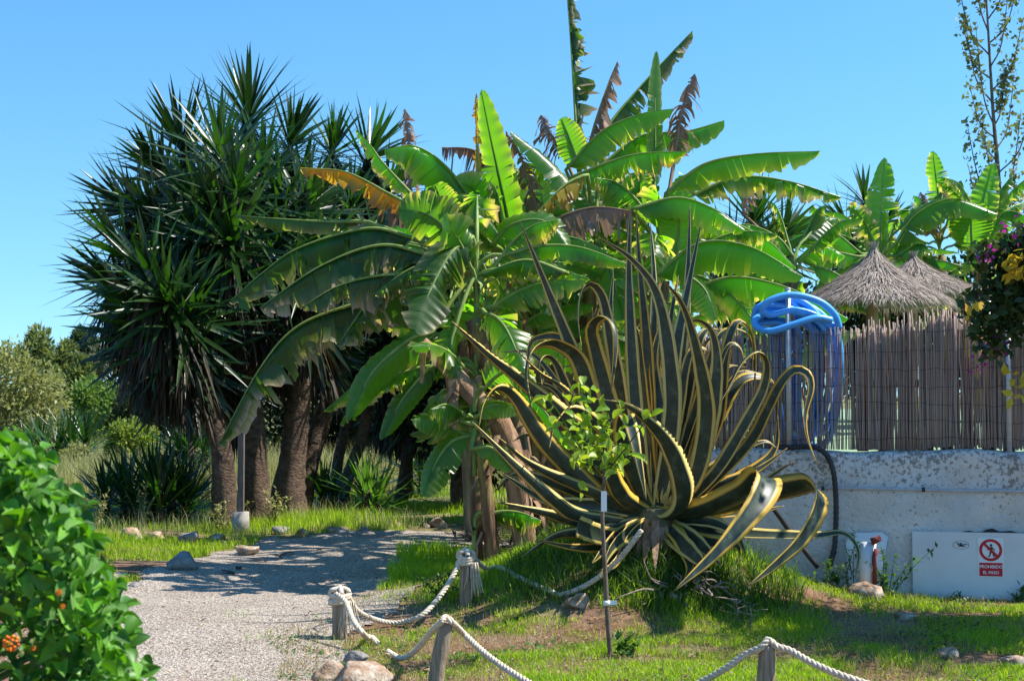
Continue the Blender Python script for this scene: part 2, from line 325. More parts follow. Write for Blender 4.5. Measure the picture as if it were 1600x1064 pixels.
def soilmat():
    m, nt, bs = mat('soil'); v = coords(nt, 'Object')
    a = ramp(nt, noise(nt, v, 1.3, 6), [(0.3, (0.26, 0.13, 0.075)), (0.5, (0.36, 0.21, 0.13)), (0.7, (0.42, 0.31, 0.2))])
    b = ramp(nt, noise(nt, v, 22, 8, 0.75), [(0.3, (0.35, 0.35, 0.35)), (0.7, (1, 1, 1))])
    col = mix(nt, 1.0, a, b, 'MULTIPLY')
    far = ramp(nt, noise(nt, v, 0.35, 4), [(0.35, (0.1, 0.13, 0.04)), (0.65, (0.26, 0.24, 0.11))])
    tc = N(nt, 'TexCoord'); sy = N(nt, 'SeparateXYZ'); nt.links.new(tc.outputs['Object'], sy.inputs[0])
    mr = N(nt, 'MapRange'); mr.inputs[1].default_value = 14; mr.inputs[2].default_value = 19; nt.links.new(sy.outputs['Y'], mr.inputs[0])
    nt.links.new(mix(nt, mr.outputs[0], col, far), bs.inputs['Base Color']); bs.inputs['Roughness'].default_value = 0.95; bs.inputs['Specular IOR Level'].default_value = 0.1
    bump(nt, bs, noise(nt, v, 30, 8, 0.7), 0.9, 0.03); return m
M_SOIL = soilmat()
def gravelmat():
    m, nt, bs = mat('gravel_bed'); v = coords(nt, 'Object')
    vo = N(nt, 'TexVoronoi', Scale=70); nt.links.new(v, vo.inputs['Vector'])
    sx = N(nt, 'SeparateColor'); nt.links.new(vo.outputs['Color'], sx.inputs[0])
    a = ramp(nt, sx.outputs[0], [(0.0, (0.15, 0.12, 0.095)), (0.5, (0.34, 0.285, 0.23)), (1.0, (0.54, 0.475, 0.4))])
    b = ramp(nt, noise(nt, v, 1.6, 4), [(0.3, (0.75, 0.7, 0.66)), (0.7, (1, 1, 1))])
    nt.links.new(mix(nt, 1.0, a, b, 'MULTIPLY'), bs.inputs['Base Color']); bs.inputs['Roughness'].default_value = 0.9
    bump(nt, bs, vo.outputs['Distance'], 0.8, 0.015); return m
M_GRAV = gravelmat()
M_PEB = leafmat('pebble', (0.22, 0.175, 0.14), (0.62, 0.55, 0.46), (0.2, 0.2, 0.2), 0.0, 0.85, 0.2)
M_PATIO = simple('green_court', [(0.3, (0.2, 0.3, 0.17)), (0.7, (0.27, 0.38, 0.22))], 3, 0.8, 0.1)

# ------------------------------------------------------------------ ground, path
def pseudo(x, y, s, seed):
    r = np.random.default_rng(seed); o = 0
    for k in range(9):
        a = r.uniform(0, 6.28); f = s * r.uniform(0.6, 2.2); o = o + np.sin((x * math.cos(a) + y * math.sin(a)) * f + r.uniform(0, 6.28))
    return o / 3.2
def axis(lo, hi, a, b, step):
    return np.unique(np.r_[-np.geomspace(-lo, -a, 14) if lo < 0 else np.linspace(lo, a, 6), np.arange(a, b, step), np.geomspace(b, hi, 16)])
gx = axis(-500, 500, -7, 7, 0.14); gy = axis(-60, 900, 4, 24, 0.14)
X, Y_ = np.meshgrid(gx, gy); Z = gz(X, Y_) * (Y_ < 26) * (np.abs(X) < 8)
fine = (Y_ < 16) & (Y_ > 4) & (np.abs(X) < 7); Z = Z + fine * 0.012 * pseudo(X, Y_, 5, 3)
nx, ny = len(gx), len(gy); idx = np.arange(nx * ny).reshape(ny, nx)
F = np.stack([idx[:-1, :-1], idx[:-1, 1:], idx[1:, 1:], idx[1:, :-1]], -1).reshape(-1, 4)
struct(fast('ground', np.stack([X, Y_, Z], -1).reshape(-1, 3), F, M_SOIL, smooth=True))
def inside(x, y, poly):
    r = np.zeros(np.shape(x), bool); n = len(poly)
    for i in range(n):
        (x1, y1), (x2, y2) = poly[i], poly[(i + 1) % n]
        c = ((y1 > y) != (y2 > y)) & (x < (x2 - x1) * (y - y1) / (y2 - y1 + 1e-12) + x1); r ^= c
    return r
PATH = [G(*p)[:2] for p in ((60, 1300), (60, 1064), (120, 960), (205, 905), (280, 880), (350, 862), (405, 850), (440, 837), (560, 831), (760, 829), (790, 838), (730, 850), (650, 862), (600, 885), (610, 915), (560, 935), (520, 962), (450, 985), (425, 1015), (440, 1064), (470, 1300))]
PATHW = [p + (0.45, 0) if i > 10 else p for i, p in enumerate(PATH)]
def on_path(x, y, poly=PATH): return inside(x + 0.07 * pseudo(x, y, 4, 1), y + 0.09 * pseudo(x, y, 4, 2), poly)
s = 0.07; px_, py_ = np.meshgrid(np.arange(-6, 1.2, s), np.arange(3.5, 18, s)); keep = on_path(px_[:-1, :-1] + s / 2, py_[:-1, :-1] + s / 2, PATHW)
idx = np.arange(px_.size).reshape(px_.shape); F = np.stack([idx[:-1, :-1], idx[:-1, 1:], idx[1:, 1:], idx[1:, :-1]], -1)[keep]
V = np.stack([px_, py_, gz(px_, py_) + 0.012 * pseudo(px_, py_, 5, 3) + 0.012], -1).reshape(-1, 3)
u, inv = np.unique(F, return_inverse=True)
struct(fast('gravel_path', V[u], inv.reshape(F.shape), M_GRAV, smooth=True))
# loose pebbles
oct_v = np.array([(1, 0, 0), (-1, 0, 0), (0, 1, 0), (0, -1, 0), (0, 0, .7), (0, 0, -.7)]); oct_f = [(0, 2, 4), (2, 1, 4), (1, 3, 4), (3, 0, 4), (2, 0, 5), (1, 2, 5), (3, 1, 5), (0, 3, 5)]
def ypick(n, a, b): u = rng.random(n); return 1 / (1 / a + u * (1 / b - 1 / a))     # denser near
n = 60000; yy = ypick(n, 6.5, 17); xx = rng.uniform(-0.42, 0.1, n) * yy * 1.0
k = on_path(xx, yy, PATHW); k |= (~k) & (rng.random(n) < 0.22) & (yy < 11); xx, yy = xx[k], yy[k]; n = len(xx)
ms = np.zeros((n, 4, 4)); a = rng.uniform(0, 6.28, n); sc = rng.uniform(0.0035, 0.0085, n) * (0.7 + 0.3 * rng.random(n))
ms[:, 0, 0] = np.cos(a) * sc * rng.uniform(0.7, 1.5, n); ms[:, 0, 1] = -np.sin(a) * sc; ms[:, 1, 0] = np.sin(a) * sc; ms[:, 1, 1] = np.cos(a) * sc; ms[:, 2, 2] = sc
ms[:, 0, 3] = xx; ms[:, 1, 3] = yy; ms[:, 2, 3] = gz(xx, yy) + 0.012 * pseudo(xx, yy, 5, 3) + 0.012
V, F = scatter(oct_v, oct_f, ms); o = fast('gravel', V, F, M_PEB, kind='stuff')
# ------------------------------------------------------------------ grass
def blades(name, x, y, h, wd, matl, lean=0.45, z0=None):
    n = len(x); a = rng.uniform(0, 6.28, n); la = rng.uniform(0, 6.28, n); l = lean * h * rng.uniform(0.1, 1, n)
    z = (gz(x, y) * (np.abs(x) < 8) * (y < 26) if z0 is None else z0) - 0.01; c, s = np.cos(a) * wd / 2, np.sin(a) * wd / 2
    V = np.zeros((n, 5, 3)); mx, my = np.cos(la) * l, np.sin(la) * l
    V[:, 0] = np.stack([x - c, y - s, z], -1); V[:, 1] = np.stack([x + c, y + s, z], -1)
    V[:, 2] = np.stack([x + c * .8 + mx * .35, y + s * .8 + my * .35, z + h * .6], -1); V[:, 3] = np.stack([x - c * .8 + mx * .35, y - s * .8 + my * .35, z + h * .6], -1)
    V[:, 4] = np.stack([x + mx, y + my, z + h * (1 - 0.25 * l / h)], -1)
    F = np.array([(0, 1, 2), (0, 2, 3), (3, 2, 4)])[None] + (np.arange(n) * 5)[:, None, None]
    return fast(name, V.reshape(-1, 3), F.reshape(-1, 3), matl, kind='stuff')
BARE = [(*G(790, 1010)[:2], 0.55, 0.35), (*G(690, 1040)[:2], 0.35, 0.25), (*G(940, 955)[:2], 0.38, 0.16), (*G(1080, 1015)[:2], 0.32, 0.14), (*G(1010, 1030)[:2], 0.4, 0.1), (*G(1250, 930)[:2], 0.4, 0.2),
        (*G(1480, 960)[:2], 0.5, 0.12), (*G(1560, 1035)[:2], 0.35, 0.22), (*G(520, 1045)[:2], 0.3, 0.3)]
def bare(x, y):
    b = np.zeros(len(x))
    for cx, cy, rx, ry in BARE:
        b = np.maximum(b, 1.5 - ((x - cx) / rx) ** 2 - ((y - cy) / ry) ** 2 + 0.45 * pseudo(x, y, 7, 5))
    return b
n = 330000; yy = ypick(n, 6.8, 12.2); xx = rng.uniform(-0.24, 0.42, n) * yy
WALLY = lambda x: 11.35 - 0.194 * (x - 2.04)
k = (~on_path(xx, yy)) & (bare(xx, yy) < rng.uniform(0.0, 0.9, n)) & (yy < np.where(xx > 1.5, WALLY(xx) - 0.03, 99))
near = np.zeros(n)
for dx, pr in ((.1, .12), (.3, .25), (.6, .45), (.9, .65), (1.3, .85)):
    op = on_path(xx - dx, yy) & (yy < 11.5); near = np.maximum(near, op * (1 - pr)); k &= ~(op & (rng.random(n) > pr - .15 + .4 * pseudo(xx, yy, 4, 21)))
nearh = 1 - .6 * near
k &= rng.random(n) < np.clip(0.78 + 0.6 * pseudo(xx, yy, 3, 8) + .3 * pseudo(xx, yy, 9, 31), 0.04, 1) + .5 * (gz(xx, yy) > .12)
xx, yy, nearh = xx[k], yy[k], nearh[k]; n = len(xx)
hh = 0.022 + 0.045 * rng.random(n) * np.clip(1 + 0.6 * pseudo(xx, yy, 3.3, 9), 0.3, 2.2)
hh *= np.where((xx < 1.6) & (yy > 10.2), 1.7, 1)
blades('lawn_grass', xx, yy, hh * nearh, 0.0048 * rng.uniform(0.7, 1.4, n), M_GRASS, 0.8)
n = 32000; yy = ypick(n, 6.8, 12); xx = rng.uniform(-0.22, 0.42, n) * yy; k = ~on_path(xx, yy) & (yy < np.where(xx > 1.5, WALLY(xx) - 0.03, 99)); xx, yy = xx[k], yy[k]; n = len(xx)
blades('dry_grass', xx, yy, rng.uniform(0.02, 0.1, n), 0.004, M_GRASSD, 1.2)
n = 16000; yy = ypick(n, 6.8, 12); xx = rng.uniform(-0.2, 0.42, n) * yy; k = ~on_path(xx, yy) & (pseudo(xx, yy, 5, 41) > .35) & (yy < np.where(xx > 1.5, WALLY(xx) - .03, 99)); xx, yy = xx[k], yy[k]; n = len(xx)
tv = np.array([(0, 0, 0), (.45, .45, .12), (0, 1, .05), (-.45, .45, .12)]); ms = np.zeros((n, 4, 4)); a = rng.uniform(0, 6.28, n); sc = rng.uniform(.012, .04, n); ti = rng.uniform(-.1, .9, n)
ms[:, 0, 0] = np.cos(a) * sc * .7; ms[:, 1, 0] = np.sin(a) * sc * .7; ms[:, 0, 1] = -np.sin(a) * sc; ms[:, 1, 1] = np.cos(a) * sc; ms[:, 2, 1] = sc * ti; ms[:, 2, 2] = sc; ms[:, 0, 3] = xx; ms[:, 1, 3] = yy; ms[:, 2, 3] = gz(xx, yy) + .008 + .02 * rng.random(n)
V, F = scatter(tv, [(0, 1, 2, 3)], ms); fast('ground_weeds', V, F, M_WEED, kind='stuff')
n = 4200; a = rng.uniform(0, 6.283, n); r_ = .2 + .75 * np.sqrt(rng.random(n)); xx = 1.03 + 1.15 * r_ * np.cos(a); yy = 10.35 + .62 * r_ * np.sin(a); k = yy < np.where(xx > 1.5, WALLY(xx) - .05, 99); xx, yy = xx[k], yy[k]
h_ = np.arange(len(xx)) % 3 == 0; blades('mound_grass', xx[h_], yy[h_], rng.uniform(.05, .2, h_.sum()), .006, M_GRASS, .9); blades('mound_grass', xx[~h_], yy[~h_], rng.uniform(.06, .26, (~h_).sum()), .007, M_WEED, .9)  # most blades take the darker weed green, standing for shade round the agave
n = 1500; xx = rng.normal(1.05, .26, n); yy = rng.uniform(9.98, 10.32, n); blades('mound_grass', xx, yy, rng.uniform(.12, .3, n), .008, M_WEED, .8)
n = 3200; yy = ypick(n, 6.8, 15); xx = rng.uniform(-.35, .42, n) * yy; k = yy < np.where(xx > 1.5, WALLY(xx) - .05, 99); k &= ~on_path(xx, yy) | (rng.random(n) < .3); xx, yy = xx[k], yy[k]; n = len(xx)
ms = np.array([frame((x, y, float(gz(x, y)) + .012 + .03 * rng.random()), (rng.normal(), rng.normal(), rng.normal(0, .25)), (0, 0, 1), l_, l_ * rng.uniform(.25, .6)) for x, y, l_ in zip(xx, yy, rng.uniform(.015, .055, n))])
V, F = scatter(np.array([(0, 0, 0), (.45, .45, .2), (0, 1, .1), (-.45, .45, .2)]), [(0, 1, 2, 3)], ms); fast('leaf_litter', V, F, M_LITTER, kind='stuff')
# sparse grass on the path edges, strip beside path, under the trees
n = 100000; yy = ypick(n, 10.2, 24); xx = rng.uniform(-0.40, 0.02, n) * yy; d = pseudo(xx, yy, 2.2, 11)
k = ~on_path(xx, yy) & (d > -0.7) & ((yy > 11.9) | (xx < -.255 * yy)); xx, yy, d = xx[k], yy[k], d[k]; n = len(xx)
blades('verge_grass', xx, yy, (0.04 + 0.11 * rng.random(n)) * np.clip(1 + 0.6 * d, 0.4, 2), 0.007, M_GRASS, 0.6)
n = 5200; yy = ypick(n, 7, 12); xx = rng.uniform(-0.2, -0.06, n) * yy; k = on_path(xx, yy) & (pseudo(xx, yy, 5, 12) > 0.62); xx, yy = xx[k], yy[k]
blades('path_grass', xx, yy, rng.uniform(0.02, 0.06, len(xx)), 0.005, M_GRASS, 0.8)
n = 60000; yy = ypick(n, 20.5, 45); xx = rng.uniform(-0.42, 0.05, n) * yy; d = pseudo(xx, yy, 0.8, 14); k = d > -0.8; xx, yy, d = xx[k], yy[k], d[k]; n = len(xx)
blades('tall_dry_grass', xx, yy, (0.2 + 0.45 * rng.random(n)) * np.clip(1 + 0.4 * d, 0.4, 1.6), 0.011, M_TALL, 0.5, z0=np.zeros(n))
n = 4500; yy = rng.uniform(15.6, 19, n); xx = rng.uniform(-0.34, -0.06, n) * yy; k = (~on_path(xx, yy)) & (pseudo(xx, yy, 3, 15) > 0.1); xx, yy = xx[k], yy[k]
blades('wild_oats', xx, yy, rng.uniform(0.1, 0.32, len(xx)), 0.006, M_TALL, 0.6)

# ------------------------------------------------------------------ wall, hatch, sign, pipes, terrace
WX0, WX1 = 1.52, 6.0; WU = unit(np.array((1, -0.194, 0))); WN = np.array((WU[1], -WU[0], 0))   # WN faces the camera
def W(x, out, z):                       # point on the wall: x along, out metres proud of the face
    return np.array((x, WALLY(x), 0)) + WN * out + np.array((0, 0, z))
TOP = 1.15
wall = thing('retaining_wall', 'long white stuccoed wall stained brown along its top under the reed fence', 'wall', W(2.8, 0, 0))
mb = MB(); prof = [(0.0, -0.1)] + [(0.0, z) for z in np.linspace(0, TOP - 0.05, 16)[1:]] + [(-0.012, TOP - 0.015), (-0.05, TOP), (-0.16, TOP + 0.004), (-0.25, TOP), (-0.26, TOP - 0.05), (-0.26, -0.1)]
xs = np.linspace(WX0, WX1, 70); rr = np.random.default_rng(3)
V = [W(x, o + (0.010 * math.sin(x * 5 + z * 7) + 0.008 * math.sin(x * 13 - z * 11) + rr.normal(0, 0.0025)) * (1 if o > -0.2 else 0), z + (0.012 * math.sin(x * 4) + 0.006 * math.sin(x * 11) if z > 1 else 0)) for x in xs for o, z in prof]
m_ = len(prof); mb.add(V, [(i * m_ + j, (i + 1) * m_ + j, (i + 1) * m_ + j + 1, i * m_ + j + 1) for i in range(len(xs) - 1) for j in range(m_ - 1)] + [tuple(range(m_)), tuple((len(xs) - 1) * m_ + j for j in range(m_))[::-1]])
mb.build('plaster', M_WALL, wall)
mb = MB(); mb.box((1.52, 11.75, -0.1), (14, 46, 1.10)); struct(mb.build('terrace', M_PATIO, smooth=False))
def wx(px): # x on wall face of a photo column
    t = (px - 800) / FPX; return t * (11.35 + 0.194 * 2.04) / (1 + 0.194 * t)
def wz(px, py): x = wx(px); return P(px, py, WALLY(x))[2]
def slab(mb, x0, x1, z0, z1, o0, o1):
    c = [W(x, o, z) for z in (z0, z1) for x, o in ((x0, o0), (x1, o0), (x1, o1), (x0, o1))]
    return mb.add(c, [(0, 1, 2, 3), (4, 7, 6, 5), (0, 4, 5, 1), (1, 5, 6, 2), (2, 6, 7, 3), (3, 7, 4, 0)])
hx0, hz1 = wx(1422), wz(1422, 829)
hatch = thing('hatch_panel', 'plain white board covering the wall opening with a prohibition sign on it', 'panel', W(3.3, 0.02, 0))
slab(MB(), hx0, 5.2, -0.08, hz1, 0.016, 0.045).build('board', M_WHITE, hatch, smooth=False)
mb = MB(); xs = np.linspace(wx(1500), 5.2, 40); top = [hz1 + 0.012 + 0.012 * (math.sin(x * 19) + math.sin(x * 43)) for x in xs]
V = [W(x, 0.020, z) for x, t in zip(xs, top) for z in (hz1 + 0.002, t)] + [W(x, 0.032, z) for x, t in zip(xs, top) for z in (hz1 + 0.002, t)]
k2 = 2 * len(xs); F = []
for i in range(len(xs) - 1):
    a = 2 * i; F += [(a, a + 2, a + 3, a + 1), (k2 + a, k2 + a + 1, k2 + a + 3, k2 + a + 2), (a + 1, a + 3, k2 + a + 3, k2 + a + 1)]
mb.add(V, F).build('dark_gap', M_INK, hatch, smooth=False)
def ringpoly(cx, cz, r0, r1, o, n=40):
    V = []; F = []
    for i in range(n):
        a = 2 * math.pi * i / n
        for r in (r0, r1):
            for oo in (o, o + 0.0012): V.append(W(cx + r * math.cos(a) * WU[0], oo, cz + r * math.sin(a)))
    for i in range(n):
        p, q = 4 * i, 4 * ((i + 1) % n); F += [(p + 1, q + 1, q + 3, p + 3), (p, p + 1, q + 1, q), (p + 2, q + 2, q + 3, p + 3)]
    return V, F
mb = MB(); scx, scz = wx(1497), wz(1497, 850)
mb.add(*ringpoly(scx, scz, 0.058, 0.061, 0.0455))
for (a0, b0), (a1, b1) in (((-0.03, 0.03), (-0.005, -0.005)), ((-0.005, -0.005), (0.045, 0.012)), ((-0.02, -0.015), (0.03, -0.018)), ((0, 0.03), (0.005, -0.02))):
    mb.tube([W(scx + a0, 0.047, scz + b0), W(scx + a1, 0.047, scz + b1)], 0.006, 5)
mb.v = [tuple(np.array(v) * (1, 1, 1)) for v in mb.v]
for i, v in enumerate(mb.v): mb.v[i] = (v[0], v[1], scz + (v[2] - scz) * 0.55)
mb.build('torn_scuff', M_INK, hatch)
# sign
sx0, sx1, sz0, sz1 = wx(1523), wx(1563), wz(1543, 900), wz(1543, 839); scx = (sx0 + sx1) / 2; sw = sx1 - sx0
sign = thing('no_entry_sign', 'white sign with a struck-out walking figure above red lettering PROHIBIDO EL PASO', 'sign', W(scx, 0.045, sz0))
slab(MB(), sx0, sx1, sz0, sz1, 0.047, 0.050).build('plate', M_PLATE, sign, smooth=False)
cz = sz1 - sw * 0.5; mb = MB(); mb.add(*ringpoly(scx, cz, sw * 0.34, sw * 0.455, 0.0504)); mb.build('red_ring', M_RED, sign, smooth=False)
d = sw * 0.37 * 0.7071; hb = sw * 0.035; mb = MB()
q = [(-d - hb, d - hb), (-d + hb, d + hb), (d + hb, -d + hb), (d - hb, -d - hb)]
mb.add([W(scx + a, o, cz + b) for o in (0.0536, 0.0546) for a, b in q], [(4, 5, 6, 7), (0, 1, 5, 4), (2, 3, 7, 6), (1, 2, 6, 5), (3, 0, 4, 7)]); mb.build('red_bar', M_RED, sign, smooth=False)
mb = MB(); ks = sw * 0.3
for poly in ([(-.12, .42), (.2, .42), (.26, -.05), (-.06, -.08)], [(-.06, -.02), (.22, -.02), (-.12, -.9), (-.4, -.9), (-.4, -.8), (-.22, -.8)], [(.0, -.02), (.26, -.02), (.36, -.42), (.5, -.86), (.6, -.9), (.36, -.94), (.2, -.45)],
             [(-.12, .42), (-.02, .3), (-.34, .02), (-.56, -.02), (-.42, .08)], [(.14, .4), (.26, .38), (.5, .1), (.52, -.16), (.4, .04)]):
    n_ = len(poly); mb.add([W(scx + a * ks, o, cz + b * ks) for o in (0.0506, 0.0530) for a, b in poly], [tuple(range(n_, 2 * n_))] + [(i, (i + 1) % n_, n_ + (i + 1) % n_, n_ + i) for i in range(n_)])
hp = [(.06 + .16 * math.cos(t), .66 + .18 * math.sin(t)) for t in np.linspace(0, 2 * math.pi, 14, endpoint=False)]
mb.add([W(scx + a * ks, o, cz + b * ks) for o in (0.0506, 0.0532) for a, b in hp], [tuple(range(14, 28))] + [(i, (i + 1) % 14, 14 + (i + 1) % 14, 14 + i) for i in range(14)])
mb.build('walking_figure', M_INK, sign, smooth=False)
rz1, rz0 = cz - sw * 0.52, sz0 + sw * 0.04
slab(MB(), sx0 + sw * .05, sx1 - sw * .05, rz0, rz1, 0.0502, 0.0514).build('red_field', M_RED, sign, smooth=False)
rotz = math.atan2(WU[1], WU[0])
for txt, fz in (('PROHIBIDO', 0.70), ('EL PASO', 0.26)):
    cu = bpy.data.curves.new('lettering', 'FONT'); cu.body = txt; cu.align_x = 'CENTER'; cu.align_y = 'CENTER'; cu.size = sw * 0.17; cu.extrude = 0.0004; cu.offset = 0.0006
    o = bpy.data.objects.new('lettering', cu); COL.objects.link(o); o.parent = sign
    o.location = Vector(W(scx, 0.0520, rz0 + (rz1 - rz0) * fz)) - sign.location; o.rotation_euler = (math.pi / 2, 0, rotz); cu.materials.append(M_PLATE); bpy.context.view_layer.update()
    me = bpy.data.meshes.new_from_object(o.evaluated_get(bpy.context.evaluated_depsgraph_get())); o2 = bpy.data.objects.new('lettering', me); COL.objects.link(o2); o2.parent = sign; o2.location = o.location; o2.rotation_euler = o.rotation_euler; bpy.data.objects.remove(o)
# grey pipe along the wall with clips
pz = wz(1420, 764); pipe = thing('wall_pipe', 'thin grey pipe running level along the white wall face', 'pipe', W(3, 0.03, pz))
MB().tube([W(x, 0.035, pz + 0.004 * math.sin(x * 3)) for x in np.linspace(wx(1282), 5.8, 24)], 0.0125, 10).build('tube', M_PVC, pipe)
for px in (1284, 1440, 1640):
    x = wx(px); MB().tube([W(x - 0.012, 0.035, pz), W(x + 0.012, 0.035, pz)], 0.018, 10).build('clip', M_BLACK, pipe)
# black hoses
hose = thing('black_hose', 'black ribbed hose coming over the wall top and hanging down its face', 'hose', W(2.5, 0.05, 0))
pts = [W(wx(px), o, wz(px, py)) for px, py, o in ((1205, 700, -0.1), (1235, 699, -0.02), (1268, 698, 0.05), (1288, 708, 0.08), (1300, 735, 0.07), (1304, 780, 0.06), (1303, 830, 0.06), (1300, 858, 0.07), (1292, 885, 0.1))]
c = cr(pts, 90); rad = 0.021 + 0.0025 * np.sin(np.arange(90) * 2.2)
MB().tube(c, rad, 10).build('tube', M_BLACK, hose)
hose2 = thing('black_pipe', 'straight black pipe slanting down behind the agave to the wall foot', 'pipe', W(2.2, 0.2, 0))
MB().tube(cr([P(1150, 735, 11.0), P(1205, 790, 11.0), P(1240, 838, 11.0), P(1278, 886, 11.0)], 20), 0.021, 10).build('tube', M_BLACK, hose2)
# white scraps leaning on the wall
sc_ = thing('leaning_board', 'rounded white plastic board leaning on the wall left of the hatch', 'board', W(2.55, 0.1, 0))
mb = MB(); out = [(1322, 905), (1318, 845), (1330, 832), (1375, 830), (1384, 838), (1368, 905)]
mb.add([W(wx(a), o + 0.22 * (905 - b) / -75 + 0.24, wz(a, b)) for o in (0, 0.02) for a, b in out], [tuple(range(6))[::-1], tuple(range(6, 12))] + [(i, (i + 1) % 6, 6 + (i + 1) % 6, 6 + i) for i in range(6)]); mb.build('sheet', M_WHITE, sc_, smooth=False)
pst = thing('plastic_post', 'short white plastic post with a rusty red strap beside the leaning board', 'post', W(wx(1355), 0.28, 0))
MB().tube([P(1352, 915, 10.85), P(1354, 880, 10.87), P(1357, 848, 10.9)], [0.05, 0.05, 0.055, 0.06], 14).build('post', M_WHITE, pst)
mb = MB(); mb.tube([P(1367, 912, 10.80), P(1366, 870, 10.82), P(1370, 858, 10.83)], [0.018, 0.016, 0.02], 6); mb.build('rusty_strap', M_RUST, pst)
mb = MB(); mb.tube([P(1362, 846, 10.83), P(1376, 840, 10.83)], [0.03, 0.022], 6); mb.build('rusty_cap', M_RUST, pst)

# ------------------------------------------------------------------ reed fence, posts, boards behind, blue hose
fence = thing('reed_fence', 'grey brown reed screen standing on top of the white wall', 'fence', W(3, -0.08, TOP))
reed_meshes = []
for k in range(8):
    L = 0.97 + 0.07 * rng.random(); b = rng.normal(0, 0.008, 3)
    mb = MB().tube(cr([(0, 0, 0), (b[0], b[1], L * .35), (b[2], 0, L * .7), (rng.normal(0, .012), 0, L)], 7), [0.0062, 0.0058, 0.005, 0.004], 5)
    o = mb.build('reed', M_REED, None); reed_meshes.append(o.data); bpy.data.objects.remove(o)
fx = np.linspace(wx(1046), wx(1640), 290); fx = fx + rng.normal(0, 0.003, 290)
def ftop(x):
    pxx = np.interp(x, [wx(1060), wx(1180), wx(1330), wx(1480), wx(1530), wx(1600)], [515, 512, 510, 489, 497, 500]); return pxx
GAPS = [(1518, 1532), (1552, 1556)]
for i, x in enumerate(fx):
    pcol = 800 + FPX * (x / WALLY(x))
    o = bpy.data.objects.new('reed', reed_meshes[rng.integers(8)]); COL.objects.link(o); o.parent = fence
    hgt = (705 - ftop(x)) / 200.0 * 1.0; base = 0.006
    if 1512 < pcol < 1535 and rng.random() < 0.55: hgt *= 0.55
    o.location = Vector(W(x, -0.08 - 0.014 * rng.random() + 0.012 * math.sin(x * 9), TOP + base + (0.03 * rng.random() if pcol > 1450 else 0))) - fence.location
    s_ = rng.uniform(0.75, 1.3) * (.75 if 1212 < pcol < 1326 else 1); o.scale = (s_, s_, hgt * rng.uniform(0.96, 1.04)); o.rotation_euler = (rng.normal(0, 0.006), rng.normal(0, 0.014) + 0.018 * math.sin(x * 6), rng.uniform(0, 6.28))
mb = MB()
for x in np.r_[np.linspace(wx(1046), wx(1640), 330), np.arange(wx(1642), 5.95, .011)]:
    pcol = 800 + FPX * (x / WALLY(x))
    if (1205 < pcol < 1330 and rng.random() < .93) or (1512 < pcol < 1540 and rng.random() < .5) or rng.random() < .3: continue
    h_ = (705 - ftop(x)) / 200 * rng.uniform(.93, 1.0); o_ = -.105 + rng.normal(0, .004); x2 = x + rng.normal(0, .012); mb.tube([W(x, o_, TOP + .01 + (.05 * rng.random() if pcol > 1450 else 0)), W((x + x2) / 2 + rng.normal(0, .004), o_, TOP + h_ * .5), W(x2, o_, TOP + h_)], .0075 * rng.uniform(.7, 1.3), 5)
mb.build('reed_backing', M_REEDB, fence, kind='stuff')
for k, zz in enumerate(np.linspace(0.09, 0.93, 7)):
    MB().tube([W(x, -0.068 + 0.012 * math.sin(x * 9), TOP + zz + 0.012 * math.sin(x * 2.3 + k) + 0.007 * math.sin(x * 17 + k * 2) + .004 * math.sin(x * 41 + k)) for x in np.linspace(wx(1046), 5.95, 180)], 0.0015, 4).build('wire', M_INK, fence)
for lab, px, top in (('galvanised fence post standing inside the blue hose coil', 1232, 452), ('galvanised fence post at the right end beside the bougainvillea', 1577, 493), ('galvanised fence post half hidden behind the agave leaves', 1062, 520)):
    x = wx(px); t = thing('fence_post', lab, 'post', W(x, -0.045, TOP), 'metal posts of the reed fence'); ft = P(px, top, WALLY(x))[2]
    MB().tube([W(x, -0.045, TOP - 0.02), W(x, -0.045, ft)], 0.021, 14).build('tube', M_METAL, t)
    MB().tube([W(x, -0.045, ft), W(x, -0.045, ft + 0.012)], 0.0235, 14).build('cap', M_METAL, t)
pk = thing('picket_fence', 'row of brown upright boards just behind the reed screen', 'fence', W(3.3, -0.2, TOP))
for i, px in enumerate(np.arange(1340, 1680, 33)):
    x = wx(px); slab(MB(), x, x + 0.085 + 0.02 * rng.random(), TOP + 0.002 - 0.01, TOP + 0.72 + 0.03 * rng.random(), -0.19, -0.17).build('board', M_BOARD, pk, smooth=False)
slab(MB(), wx(1335), 5.2, TOP + 0.5, TOP + 0.56, -0.22, -0.193).build('rail', M_BOARD, pk, smooth=False)
bh = thing('blue_hose', 'blue pool hose coiled over a fence post and hanging behind the reeds', 'hose', W(wx(1250), -0.15, TOP))
mb = MB(); rr = np.random.default_rng(5)
def hp(px, py, o): x = wx(px); return W(x, o, wz(px, py))
loops = []
for i in range(11):          # loops hung over the post: up the left, over, down behind the reeds on the right
    t = i / 10; l0 = 1180 + 22 * t + rr.normal(0, 3); top = 462 + 20 * rr.random(); r0 = 1268 + 46 * rr.random() ; bot = 640 + 50 * rr.random(); dp = -0.12 - 0.012 * i
    loops += [hp(l0, 498 + 8 * rr.random(), dp + 0.02), hp(l0 + 8, 478 + 12 * t, dp + 0.07), hp(l0 + 45, top, dp + 0.06), hp(r0 - 25, top + 16, dp), hp(r0, 520, dp - 0.01), hp(r0 + 6, 590, dp - 0.02), hp(r0 - 12, bot, dp - 0.02), hp(r0 - 45, bot + 12, dp - 0.03), hp(r0 - 62, bot - 40, dp - 0.03), hp(r0 - 60, 560, dp - 0.02), hp(r0 - 62, 515, dp - 0.02), hp(l0 + 42, 500 + 8 * rr.random(), dp)]
mb.tube(cr(loops, 620), 0.027, 8); mb.build('coil', M_BLUE, bh)
